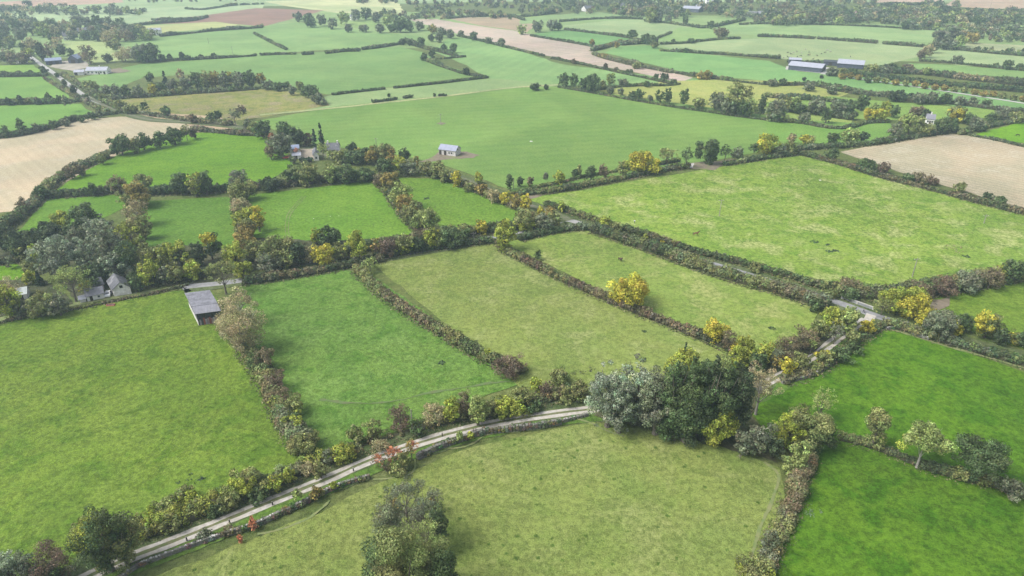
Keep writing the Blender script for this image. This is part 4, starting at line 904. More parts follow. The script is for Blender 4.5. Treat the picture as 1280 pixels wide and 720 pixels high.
# ------------------------------------------------------------------ buildings
WHITE = rough_mat('white_render', (0.78,0.77,0.74), (0.62,0.61,0.58), 0.35, c3=(0.70,0.69,0.66))
OLDWHITE = rough_mat('old_limewash', (0.72,0.71,0.68), (0.50,0.48,0.45), 0.9, c3=(0.52,0.50,0.47))
STONE = rough_mat('rubble_stone', (0.62,0.60,0.57), (0.34,0.33,0.31), 1.6, bump=0.5, c3=(0.48,0.46,0.43))
SLATE = rough_mat('slate', (0.12,0.122,0.135), (0.08,0.083,0.093), 1.2, rough=0.6, c3=(0.20,0.20,0.21))
GREYROOF = sheet_metal('weathered_metal', (0.19,0.19,0.215), (0.15,0.15,0.17), (0.13,0.125,0.13), period=0.9)
PALEROOF = sheet_metal('pale_metal', (0.33,0.34,0.39), (0.26,0.27,0.32), (0.30,0.28,0.26), period=3)
BLUEROOF = sheet_metal('blue_grey_metal', (0.22,0.26,0.36), (0.16,0.19,0.27), (0.25,0.22,0.22), period=3)
DARKTIN = sheet_metal('dark_tin', (0.055,0.060,0.072), (0.035,0.040,0.050), (0.08,0.06,0.05), period=0.8)
BLUETIN = sheet_metal('dark_blue_tin', (0.07,0.08,0.115), (0.05,0.055,0.08), (0.09,0.08,0.08), period=3)
REDTIN = sheet_metal('red_tin', (0.26,0.085,0.07), (0.18,0.07,0.06), (0.12,0.09,0.08), period=0.5)
PINKTIN = sheet_metal('faded_red_tin', (0.27,0.175,0.18), (0.20,0.15,0.16), (0.24,0.22,0.22), period=0.5)
MAUVE = sheet_metal('faded_grey_tin', (0.28,0.26,0.29), (0.19,0.18,0.20), (0.22,0.17,0.16), period=0.5)
GLASS = rough_mat('window_glass', (0.03,0.035,0.042), (0.05,0.055,0.06), 0.5, rough=0.25, spec=0.5)
DARKWOOD = rough_mat('dark_wood', (0.06,0.05,0.04), (0.04,0.033,0.027), 2)
GREYWOOD = rough_mat('grey_wood', (0.27,0.25,0.22), (0.18,0.17,0.15), 2)
TERRA = rough_mat('terracotta_tiles', (0.34,0.15,0.09), (0.26,0.12,0.08), 1.2)

def frame_of(A, B):
    A, B = P(*A), P(*B); d = B - A
    return A, d.length, math.atan2(d.y, d.x)

def gable(name, label, cat, A, B, D, eave, ridge, wall, roof, across=False, wins=(), doors=(), chim=(), over=0.35, group=None, off=0.0):
    """A, B photo points of the near wall's foot; D depth in m; ridge parallel to AB unless across"""
    o, L, rz = frame_of(A, B); root = empty(name, o, rz); tag(root, label, cat, group)
    mb = MB()
    if not across:
        m = D/2 + off
        mb.add([(0,0,0),(L,0,0),(L,D,0),(0,D,0),(0,0,eave),(L,0,eave),(L,D,eave),(0,D,eave),(0,m,ridge),(L,m,ridge)],
               [(0,1,5,4),(2,3,7,6),(1,2,6,9,5),(3,0,4,8,7),(0,3,2,1),(4,5,9,8),(6,7,8,9)])
        k = (ridge-eave)/m; k2 = (ridge-eave)/(D-m)
        rf = MB(); t = 0.14
        rf.slab([(-over,-over,eave-over*k+.03),(L+over,-over,eave-over*k+.03),(L+over,m,ridge+.03),(-over,m,ridge+.03)], t)
        rf.slab([(-over,m,ridge+.03),(L+over,m,ridge+.03),(L+over,D+over,eave-over*k2+.03),(-over,D+over,eave-over*k2+.03)], t)
    else:
        m = L/2
        mb.add([(0,0,0),(L,0,0),(L,D,0),(0,D,0),(0,0,eave),(L,0,eave),(L,D,eave),(0,D,eave),(m,0,ridge),(m,D,ridge)],
               [(0,1,5,8,4),(1,2,6,5),(2,3,7,9,6),(3,0,4,7),(0,3,2,1),(4,8,9,7),(5,6,9,8)])
        k = (ridge-eave)/m; rf = MB(); t = 0.14
        rf.slab([(-over,-over,eave-over*k+.03),(m,-over,ridge+.03),(m,D+over,ridge+.03),(-over,D+over,eave-over*k+.03)], t)
        rf.slab([(m,-over,ridge+.03),(L+over,-over,eave-over*k+.03),(L+over,D+over,eave-over*k+.03),(m,D+over,ridge+.03)], t)
    mb.build('wall', wall, root)
    ro = rf.build('roof', roof, root)
    for side, u, z, w_, h_ in wins:
        wb, fb = MB(), MB()
        if side == 'front': x = u*L; fb.box(x-w_/2-.08,-.05,z-.1,x+w_/2+.08,.02,z+h_+.08); wb.box(x-w_/2,-.08,z,x+w_/2,-.051,z+h_)
        elif side == 'right': y = u*D; fb.box(L-.02,y-w_/2-.08,z-.1,L+.05,y+w_/2+.08,z+h_+.08); wb.box(L+.051,y-w_/2,z,L+.08,y+w_/2,z+h_)
        else: y = u*D; fb.box(-.05,y-w_/2-.08,z-.1,.02,y+w_/2+.08,z+h_+.08); wb.box(-.08,y-w_/2,z,-.051,y+w_/2,z+h_)
        f = fb.build('window', WHITE, root); wb.build('pane', GLASS, f)
    for side, u, w_, h_ in doors:
        db = MB()
        if side == 'front': x = u*L; db.box(x-w_/2,-.07,0,x+w_/2,.02,h_)
        elif side == 'right': y = u*D; db.box(L-.02,y-w_/2,0,L+.07,y+w_/2,h_)
        else: y = u*D; db.box(-.07,y-w_/2,0,.02,y+w_/2,h_)
        db.build('door', DARKWOOD, root)
    for u in chim:
        c = MB(); x = u*(D if across else L); a = (m-.4, x-.35, m+.4, x+.35) if across else (x-.35, m-.4, x+.35, m+.4)
        c.box(a[0], a[1], ridge-.7, a[2], a[3], ridge+1.1); c.box(a[0]-.08, a[1]-.08, ridge+1.1, a[2]+.08, a[3]+.08, ridge+1.25)
        c.build('chimney', OLDWHITE, ro)
    return root

# open-fronted tin barn by the big left field
o, L, rz = frame_of((248.5,407.5), (277.5,403.5))
q = P(236.5,383); dv = q - o; D = dv.length*0.97
ang = math.atan2(dv.y, dv.x) - rz
skx = math.cos(ang)*D; D = math.sin(ang)*D; SHEAR = skx/D
barn = empty('barn', o, rz); tag(barn, 'open-fronted barn with grey metal roof and red tin, corner of the big left field', 'barn')
e0, fz, b0 = 4.6, 5.4, 5.0; fy = D*0.24
w_ = MB(); t = .18
w_.box(0,0,0,t,D,1.6); w_.build('block_wall', STONE, barn)
MB().box(t+.05,.6,0,L-.2,.68,e0-.1).build('interior_shade_sheet', DARKTIN, barn)  # added dark sheet, stands in for the shade inside the open front
w_ = MB(); w_.slab([(t*.5,0,1.6),(t*.5,D,1.6),(t*.5,D,b0),(t*.5,0,e0)], .07); w_.slab([(L-.1,0,0),(L-.1,D,0),(L-.1,D,b0),(L-.1,0,e0)], .07)
w_.slab([(t,D-.1,0),(L-.1,D-.1,0),(L-.1,D-.1,b0),(t,D-.1,b0)], .07); w_.add([(t*.5,0,e0),(t*.5,D,b0),(t*.5,fy,fz-.05)], [(0,1,2)]); w_.build('wall', DARKTIN, barn)
rf = MB(); rf.slab([(-.4,-.5,e0-.12),(L+.4,-.5,e0-.12),(L+.4,fy,fz),(-.4,fy,fz)], .08); ro = rf.build('roof', GREYROOF, barn)
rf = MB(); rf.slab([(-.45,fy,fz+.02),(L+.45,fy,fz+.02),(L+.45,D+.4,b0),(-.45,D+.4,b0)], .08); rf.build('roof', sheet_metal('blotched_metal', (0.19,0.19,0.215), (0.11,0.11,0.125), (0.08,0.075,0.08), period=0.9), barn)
rf = MB(); rf.box(-.45,fy-.15,fz+.06,L+.45,fy+.15,fz+.16); rf.build('ridge_cap', GREYROOF, ro)
x = 0.5; cols = [MAUVE, DARKTIN, REDTIN, MAUVE, PINKTIN, REDTIN, PINKTIN, MAUVE, PINKTIN, REDTIN]
for i in range(10):
    w2 = (L-1.0)/10; hh = 2.1 + 0.25*((i*7) % 3) - (0.9 if i > 8 else 0)
    MB().box(x, .12+.02*(i % 2), 0, x+w2*.92, .17+.02*(i % 2), hh).build('tin_sheet', cols[i], barn); x += w2
for i in range(4):
    MB().box(.2+i*(L-.6)/3, .2, 0, .4+i*(L-.6)/3, .4, e0).build('post', DARKWOOD, barn)
def shear(root, k):
    """the building is not square on plan"""
    for ch in root.children_recursive:
        for v in ch.data.vertices: v.co.x += k*v.co.y
shear(barn, SHEAR)
# stack of pale and dark wrapped bales / slates beside it
st = empty('timber_stack', P(283.5,419), rz + .15); tag(st, 'stack of mixed grey slates and boards half under the tan tree by the barn', 'stack')
rng = random.Random(4)
for lay in range(6):
    mb = MB()
    for k in range(9):
        x0 = -1.6 + k*.36; y0 = rng.uniform(-.2, .2)
        mb.box(x0, y0, lay*.26, x0+rng.uniform(.25, .34), y0+3.2+rng.uniform(-.3, .3), lay*.26+.23)
    mb.build('board_layer', [MAUVE, GREYROOF, DARKTIN][lay % 3], st)
tb = MB().box(-1.7,-.1,1.58,1.5,1.4,1.66).build('cover_sheet', DARKTIN, st)

cot = gable('cottage', 'white cottage with steep dark slate roof, its gable window facing the big left field', 'cottage', (143.5,371), (165,367.7), 8, 2.8, 5.0, OLDWHITE, SLATE, across=True,
      wins=[('front',.5,2.9,1.0,1.0),('left',.3,1.0,.9,1.1)], doors=[('left',.7,.9,2)])
shear(cot, -0.3)
gable('shed', 'low white-walled outbuilding with pale slate roof left of the slate-roofed cottage', 'shed', (110,377.5), (131,373), 5, 2.1, 3.5, WHITE, GREYROOF, wins=[('front',.7,.9,.7,.7)], doors=[('front',.25,.9,1.8)])
gable('shed', 'dark slate-roofed back shed behind the low white outbuilding', 'shed', (117,366), (131,362), 4, 2.3, 4.0, rough_mat('pink_plaster', (0.50,0.38,0.33), (0.40,0.32,0.29), .6), SLATE, wins=[('right',.5,.9,.6,.6)])
gable('shed', 'small shed with faded grey roof among the bushes at the left edge', 'shed', (22,376), (35,374), 4.5, 2.2, 3.6, OLDWHITE, sheet_metal('faded_green_metal', (0.36,0.39,0.38), (0.28,0.31,0.30), (0.25,0.26,0.24)), doors=[('front',.5,.9,1.8)])
gable('stone_wall_shed', 'low pale end wall building at the left foot of the white outbuilding', 'shed', (100.5,379), (108,377.5), 3, 1.3, 1.9, WHITE, PALEROOF, doors=[('left',.5,.7,1.1)])
gable('barn', 'pale stone barn with blue-grey roof standing alone on bare earth in the big middle field', 'barn', (548.7,193.2), (569.5,195.9), 6.2, 3.2, 5.2, STONE, sheet_metal('lavender_slate', (0.25,0.265,0.34), (0.20,0.215,0.28), (0.25,0.25,0.27), period=2),
      wins=[('front',.62,1.2,.9,1.0),('front',.76,1.2,.9,1.0),('right',.4,3.0,1.1,.9)], doors=[('front',.09,1.5,2.6),('front',.38,1.5,2.6)])
# farmhouse group
gable('farmhouse', 'long white farmhouse with grey slate roof and white gable among trees, right of the yard', 'house', (409,196), (424,195.5), 8, 3.8, 6.6, WHITE, SLATE, wins=[('front',.2,1,.9,1.2),('front',.5,1,.9,1.2),('front',.8,1,.9,1.2),('right',.5,3.9,.9,1.1),('right',.25,1,.9,1.1)], chim=[.1,.9], doors=[('right',.7,1,2.1)])
gable('house_wing', 'white gabled wing facing the striped paddock on the left of the long farmhouse', 'house', (392.5,201), (399,200.5), 9, 3.4, 5.0, WHITE, SLATE, across=True, wins=[('front',.5,1,1,1.2)], doors=[('left',.5,1,2.1)])
gable('shed', 'blue-grey roofed shed at the left side of the farmhouse yard', 'shed', (363,193), (374.5,192), 7, 3.0, 4.2, OLDWHITE, BLUEROOF, doors=[('front',.5,2.2,2.4)])
gable('shed', 'small terracotta-roofed outhouse on the farmhouse yard', 'shed', (371.5,195), (377,194), 4, 2.2, 3.6, OLDWHITE, TERRA, across=True, doors=[('front',.5,1,1.9)])
gable('shed', 'low pale-roofed shed behind the clipped garden hedge of the farmhouse', 'shed', (366,199), (376,198.5), 4, 2.0, 2.9, OLDWHITE, PALEROOF, doors=[('front',.5,1,1.8)])
# bungalow and yard, upper left
gable('bungalow', 'long white bungalow with grey roof on the lawn edge, beside the village road', 'bungalow', (108,93.2), (134,92.8), 9, 3.2, 5.6, WHITE, rough_mat('grey_tiles', (0.34,0.35,0.40), (0.28,0.29,0.33), .6),
      wins=[('front',.12,1,1.4,1.3),('front',.3,1,1.4,1.3),('front',.5,1,1.4,1.3),('front',.72,1,1.4,1.3),('right',.5,1,1.2,1.3)], doors=[('front',.62,1.1,2.2),('front',.88,1.6,2.3)], chim=[.6])
gable('garage', 'pale hip garage attached at the left of the long white bungalow', 'garage', (93,94.3), (105,93.8), 7, 2.6, 4.0, WHITE, PALEROOF, doors=[('front',.2,2.4,2.2)])
gable('shed', 'long low shed with white roof edge and dark front beside the village road', 'shed', (58,81.5), (78,80), 10, 3.6, 5.4, BLUETIN, BLUEROOF, doors=[('front',.3,3,3),('front',.7,3,3)])
gable('shed', 'blue-roofed gabled shed at the right of the village farmyard', 'shed', (86,79.5), (98,79.5), 9, 4.4, 7.5, BLUETIN, BLUEROOF, across=True, doors=[('front',.5,4,3.6)])
gable('cottage', 'small white cottage where the village road enters the trees', 'cottage', (29.5,79.5), (35,78.5), 9, 4.2, 7, WHITE, SLATE, across=True, wins=[('front',.3,1,1,1.1),('front',.7,1,1,1.1)], chim=[.9], doors=[('left',.5,1,2.1)])
gable('house', 'white house with dark slate roof in the middle of the village trees', 'house', (80,50.5), (88,50), 9, 4.5, 7.5, WHITE, SLATE, wins=[('front',.25,1,1.2,1.3),('front',.75,1,1.2,1.3)], doors=[('front',.5,1.1,2.1)], chim=[.1])
gable('house', 'low house with slate roof above the village trees, left of the white farm building', 'house', (98,43), (117,42), 9, 3.5, 7, OLDWHITE, SLATE, wins=[('front',.2,1,1.4,1.3),('front',.8,1,1.4,1.3)], doors=[('front',.5,1.1,2.1)])
gable('farm_building', 'brilliant white gabled farm building at the right end of the village trees', 'house', (186,44.6), (202,44), 8, 6, 8, WHITE, PALEROOF, wins=[('front',.3,1,1.4,1.3),('front',.7,1,1.4,1.3)], doors=[('front',.5,1.2,2.2)])
gable('house', 'white gabled house in the copse behind the far striped field', 'house', (439,25.5), (447,25.2), 12, 5, 10, WHITE, SLATE, across=True, wins=[('front',.3,1,1.4,1.6),('front',.7,1,1.4,1.6)], doors=[('front',.5,1.2,2.3)])
# long sheds, upper right
gable('cattle_shed', 'long dark-walled shed with pale metal roof, left of the two big farm sheds', 'shed', (985,87.2), (1026,91.2), 18, 4.0, 6.4, BLUETIN, PALEROOF, doors=[('right',.35,4,4),('right',.7,4,4)], over=.6)
gable('cattle_shed', 'pale-roofed shed with dark gable behind trees, right of the two big farm sheds', 'shed', (1046,84.6), (1078,87), 20, 4.0, 6.4, BLUETIN, PALEROOF, doors=[('right',.5,5,4)], over=.6)
gable('lean_to', 'small pale-roofed shed behind the left end of the long dark-walled shed', 'shed', (986,80.2), (1001,80.8), 8, 4.2, 5.4, BLUETIN, PALEROOF, doors=[('left',.5,3,3)])
gable('covered_yard', 'dark low roof between the two big farm sheds', 'shed', (1029,81.5), (1046,82.6), 10, 3.2, 4.4, BLUETIN, DARKTIN, doors=[('front',.5,3,2.6)])
gable('house', 'small white house among the yellow trees above the right stubble field', 'house', (1156.5,154.5), (1167,155.5), 7, 3.2, 5.6, WHITE, GREYROOF, wins=[('front',.25,1,1,1.1),('front',.75,1,1,1.1)], doors=[('front',.5,1,2.1)], chim=[.5])
gable('house', 'white house at the right edge beside orange bushes above the bright corner field', 'house', (1270,152.3), (1276,152.6), 7, 3, 5, WHITE, SLATE, wins=[('front',.5,1,1,1.1)], doors=[('left',.5,1,2)])
# far farms along the top
for (A, B, D, e, r, wm, rm, lb) in (
    ((852,14.6),(873,15.8),22,5,8,BLUETIN,PALEROOF,'wide pale-roofed shed of the far farm, top middle right'),
    ((868,12.2),(879,13),14,5,7.5,WHITE,PALEROOF,'small pale shed touching the right end of the far wide shed'),
    ((833,16),(838,16),10,5,8,WHITE,SLATE,'white cottage just left of the far farm sheds'),
    ((848,17.6),(853,17.8),10,4,7,WHITE,SLATE,'white gable below the left end of the far wide shed'),
    ((776,11.5),(781,11.5),12,5,9,WHITE,SLATE,'white house alone in the far woods, top middle'),
    ((732,14.5),(741,14),12,4,8,OLDWHITE,SLATE,'grey-roofed house at the left end of the far woods'),
    ((876,4),(880,4),12,6,10,WHITE,PALEROOF,'left white building of three at the very top'),
    ((883,5),(886,5),12,6,10,WHITE,PALEROOF,'middle white building of three at the very top'),
    ((889,4.5),(894,4.8),12,6,10,WHITE,PALEROOF,'right white building of three at the very top'),
    ((933,20.8),(944,21.5),14,4,7,BLUETIN,GREYROOF,'grey-roofed far shed, left of a pair by small trees'),
    ((946,20.6),(957,21.2),14,4,7,BLUETIN,GREYROOF,'grey-roofed far shed, right of a pair by small trees'),
    ((1064,21.6),(1075,22),16,4,8,OLDWHITE,rough_mat('pinkish_tiles',(0.50,0.36,0.33),(0.42,0.32,0.30),.3),'pink-roofed long house amid the far right woods'),
    ((822,88/4),(826,88/4),9,4,7,WHITE,SLATE,'tiny white house under the large round far tree')):
    gable('house' if wm is not BLUETIN else 'shed', lb, 'house' if wm is not BLUETIN else 'shed', A, B, D, e, r, wm, rm, doors=[('front',.5,2,2.6)], wins=[('front',.2,1.2,1.4,1.4),('front',.8,1.2,1.4,1.4)])

# ------------------------------------------------------------------ vehicles and small fixtures
def paint(name, c, rough=0.35):
    m, nt, b = new_mat(name); b.inputs['Base Color'].default_value = (*c, 1); b.inputs['Roughness'].default_value = rough; b.inputs['Specular IOR Level'].default_value = 0.5; return m
TYRE = paint('tyre_rubber', (0.02,0.02,0.02), 0.8)
def car(label, at, rz, col):
    root = empty('parked_car', at, rz); tag(root, label, 'car')
    prof = [(-2.1,.35),(-2.12,.75),(-2.0,.95),(-1.2,1.02),(-.55,1.42),(.9,1.44),(1.6,1.02),(2.05,.95),(2.12,.6),(2.08,.35)]
    mb = MB(); n = len(prof)
    mb.add([(x, -.85 + (.14 if z > 1.2 else 0), z) for x, z in prof] + [(x, .85 - (.14 if z > 1.2 else 0), z) for x, z in prof],
           [tuple(range(n)), tuple(reversed(range(n, 2*n)))] + [(i, n+i, n+(i+1) % n, (i+1) % n) for i in range(n)])
    mb.build('body', paint('car_paint', col), root)
    wd = MB(); wd.slab([(-1.12,-.6,1.09),(-1.12,.6,1.09),(-.62,.56,1.40),(-.62,-.56,1.40)], -.02); wd.build('windscreen', GLASS, root)
    wd = MB(); wd.slab([(1.50,.6,1.11),(1.50,-.6,1.11),(.98,-.56,1.41),(.98,.56,1.41)], -.02); wd.build('rear_window', GLASS, root)
    for s in (-1, 1):
        wd = MB(); wd.add([(-.95,s*.845,1.03),(1.3,s*.845,1.03),(.85,s*.735,1.38),(-.5,s*.735,1.38)], [(0,1,2,3)]); wd.slab([(-.95,s*.85,1.03),(1.3,s*.85,1.03),(.85,s*.74,1.38),(-.5,s*.74,1.38)], .015*s); wd.build('side_window', GLASS, root)
        for x in (-1.3, 1.3):
            wl = MB(); wl.tube([(x,s*.70,.33),(x,s*.88,.33)], [.33,.33], 14); wh = wl.build('wheel', TYRE, root)
            hb = MB(); hb.tube([(x,s*.885,.33),(x,s*.90,.33)], [.18,.18], 10); hb.build('rim', PALEROOF, wh)
        MB().box(-2.14,s*.6-.15,.68,-2.09,s*.6+.15,.82).build('headlight', PALEROOF, root)
    return root
car('white car parked between the slate-roofed cottage and the low white outbuilding', P(135.8,369), 1.9, (0.75,0.75,0.75))
car('red car at the left edge of the farmhouse yard', P(358.5,198), 0.4, (0.55,0.06,0.05))
tr = empty('water_trough', P(138.5,382.3), .1); tag(tr, 'small red trough at the foot of the bank below the cottages', 'trough')
mb = MB(); mb.box(-1.3,-.45,0,1.3,.45,.12); mb.box(-1.3,-.45,.12,1.3,-.38,.6); mb.box(-1.3,.38,.12,1.3,.45,.6); mb.box(-1.3,-.38,.12,-1.23,.38,.6); mb.box(1.23,-.38,.12,1.3,.38,.6); mb.build('tub', paint('faded_red', (0.45,0.16,0.13), .6), tr)
MB().box(-1.2,-.37,.45,1.2,.37,.47).build('water', GLASS, tr)
tr = empty('stone_trough', P(98,393), .1)
bpy.data.objects.remove(tr)
# pale trailer at the top corner of the horse field / stubble field
tr = empty('livestock_trailer', P(1110,177.5), .05); tag(tr, 'long low white trailer parked on the hedge gap left of the right stubble field', 'trailer')
MB().box(-4,-1.1,.8,4,1.1,2.3).build('body', WHITE, tr)
for x in (-2, 2):
    for s in (-1, 1): MB().tube([(x,s*.9,.42),(x,s*1.15,.42)], [.42,.42], 12).build('wheel', TYRE, tr)
MB().tube([(4,0,.7),(5.6,0,.55)], [.07,.07], 6).build('drawbar', DARKTIN, tr)

# parapet by the junction
o, L, rz = frame_of((1052,373.5), (1091,387.5))
pw = empty('bridge_parapet', o, rz); tag(pw, 'grey parapet wall with pale capping beside the road near the junction', 'wall')
MB().box(0,-.2,0,L,.2,1.05).build('wall', rough_mat('grey_concrete', (0.22,0.23,0.23), (0.17,0.18,0.18), 1.5), pw)
k = int(L/1.6)
for i in range(k+1):
    if i < k: MB().box(i*L/k+.03,-.26,1.05,(i+1)*L/k-.03,.26,1.16).build('coping', CONC, pw)
for i in range(0, k+1, 3): MB().box(i*L/k-.22,-.3,0,i*L/k+.22,-.203,1.04).build('pier', CONC, pw)

# stone wall along the lane, dark and overgrown, pale stones on top
def stone_wall(label, pts, h, wdt, ivy=0.4, seed=2, pale=0.5):
    global RNG
    rng = random.Random(seed); line = smooth([P(*p) for p in pts], 8); mb = MB(); caps = MB(); L = 0; acc = 0
    cc, cr, cl = [], [], []
    for a, b in zip(line, line[1:]):
        n = max(1, int((b-a).length/.55)); d = (b-a).normalized(); nn = Vector((-d.y, d.x, 0))
        for i in range(n):
            p = a.lerp(b, (i+.5)/n)
            for lvl in range(2):
                hh = h/2; w2 = wdt*(1 - .2*lvl)/2*rng.uniform(.95, 1.05); l2 = .30*rng.uniform(1.0, 1.2)
                q = [p + d*sx*l2 + nn*sy*w2 for sx, sy in ((-1,-1),(1,-1),(1,1),(-1,1))]
                z0, z1 = lvl*hh, (lvl+1)*hh*rng.uniform(.92, 1.08)
                mb.add([(v.x, v.y, z0) for v in q] + [(v.x*.97+p.x*.03, v.y*.97+p.y*.03, z1) for v in q], [(4,5,6,7),(0,1,5,4),(1,2,6,5),(2,3,7,6),(3,0,4,7)])
            if rng.random() < pale:
                s = rng.uniform(.14, .32); c = p + nn*rng.uniform(-.1, .1)
                caps.add([(c.x+s*x, c.y+s*y*.8, h*.93+s*z*.8) for x, y, z in ((-1,-1,0),(1,-.9,0),(.9,1,0),(-1,.9,0),(-.6,-.6,1),(.7,-.5,.9),(.5,.6,1),(-.6,.7,.85))], [(4,5,6,7),(0,1,5,4),(1,2,6,5),(2,3,7,6),(3,0,4,7)])
            for _ in range(3 if ivy > .7 else 1):
              if rng.random() < ivy:
                  c = p + nn*rng.uniform(-.7, .5)*wdt; cc.append((c.x, c.y, rng.uniform(.3, 1)*h)); cr.append(rng.uniform(.35, .75)); cl.append([x*rng.uniform(.7, 1.3) for x in PAL[rng.choice(['dg','br','ol','gr','pu'])]])
    root = empty('stone_wall', line[0]); tag(root, label, 'wall', 'dry stone walls')
    def sh(me):
        for v in me.vertices: v.co -= line[0]
        return me
    link('stones', sh(mb.mesh('stones')), rough_mat('dark_field_stone', (0.19,0.18,0.165), (0.10,0.10,0.085), 2.5, bump=.5, c3=(0.12,0.13,0.09)), root)
    if caps.v: link('coping_stones', sh(caps.mesh('coping_stones')), rough_mat('pale_field_stone', (0.50,0.49,0.46), (0.34,0.33,0.31), 2, bump=.4), root)
    if cc:
        RNG = np.random.default_rng(seed)
        link('brambles', sh(quads('brambles', *clumps_to_leaves(np.array(cc), np.array(cr), np.array(cl), .26, 1.3))), FOL, root)
stone_wall('low dry stone wall with pale top stones below the gravel lane, bottom left part', [(150,726),(172,710),(195,700.5),(226,689),(248,681),(268,674),(285,669)], 1.0, .7, .35, 2, .5)
stone_wall('bramble-covered stone wall below the gravel lane, left of the red bushes', [(285,669),(322,657),(350,644),(367,637),(400,620),(430,607),(462,598)], 1.2, .8, .8, 3, .35)
stone_wall('dark ivy-covered stone wall below the gravel lane, right of the red bushes', [(522,574),(545,563),(575,552),(603,543),(640,539),(672,535),(701,530)], 1.6, 1.1, .75, 4, .15)
stone_wall('low dark end of stone wall reaching the silver willow by the lane', [(704,528),(735,520)], 1.0, .8, .7, 5, .2)
stone_wall('tan crumbling stone wall along the upper left edge of the bright green right-hand field', [(977,480),(1010,472),(1032,461),(1050,447)], .9, .8, .5, 6, .7)
stone_wall('reddish tumbled wall at the top corner of the bright green right-hand field', [(1108,412),(1122,411),(1140,417),(1160,425)], .9, .8, .5, 7, .5)

# marker posts along the lane
rng = random.Random(8)
LP = [(167,701),(234,676.5),(287.5,654.5),(341,632),(393,610.5),(442,589.5),(513,563),(553,546)]
NM = ['nearest to the bottom left tree', 'second up from the bottom left tree', 'where the brambles take over the stone wall', 'third before the yellow saplings', 'between the two yellow saplings by the wall', 'just below the first red bush', 'just above the last red bush', 'farthest up the lane']
for (u, v), nm in zip(LP, NM):
    r = empty('marker_post', P(u, v), rng.random()); tag(r, 'short dark timber post on the lane verge ' + nm, 'post', 'timber posts on the lane verge')
    MB().box(-.11,-.11,-.1,.11,.11,1.15).build('post', DARKWOOD, r)
    MB().add([(-.13,-.13,1.15),(.13,-.13,1.15),(.13,.13,1.15),(-.13,.13,1.15),(0,0,1.26)], [(0,1,4),(1,2,4),(2,3,4),(3,0,4),(0,3,2,1)]).build('post_cap', GREYWOOD, r)

def pole(label, yt, x, yb, arms=True):
    g = P(x, yb); k = (360-yt)/FPX; z = CAM_H + g.y*(k*cs - sn)/(cs + k*sn)
    r = empty('utility_pole', g, rng.uniform(-.5, .5)); tag(r, label, 'utility pole', 'utility poles crossing the fields')
    MB().tube([(0,0,-.2),(0,0,z*.5),(0,0,z)], [.17,.15,.11], 8).build('pole', GREYWOOD, r)
    if arms:
        MB().box(-1.1,-.07,z-.75,1.1,.07,z-.6).build('crossarm', GREYWOOD, r)
        for xx in (-1, 0, 1): MB().tube([(xx,0,z-.6),(xx,0,z-.35)], [.07,.045], 6).build('insulator', OLDWHITE, r)
pole('grey utility pole with crossarm near the lower edge of the big horse field', 322, 1140, 346.5)
pole('thin grey pole at the right end of the big horse field', 268, 1229.5, 279.5)
pole('slim pale pole in the middle of the big horse field left of the chestnut horse', 249, 899, 270.5)
pole('utility pole standing on a bare patch in the great middle field', 142, 551, 155.5)
pole('small pole at the left of the great middle field', 172, 470.5, 183)
pole('pole in front of the roadside hedge above the pale middle paddock', 290, 592, 303)
pole('leaning bare pole on the gravel lane thicket', 512, 516, 541, arms=False)
pole('pole on the far striped field behind the hedgerow trees', 58, 291, 68)
pole('far pole on the pale field behind the village', 47, 261, 55)
pole('pole standing in the tan corner field at the top right', 0, 1237, 12)
pole('pole at the farm track gap by the dark ivy trunks', 222, 642, 236, arms=False)
sheet('bare_patch', [(545,154.5),(551,152.8),(558,154.5),(552,156.5)], DIRT, .3, 1)

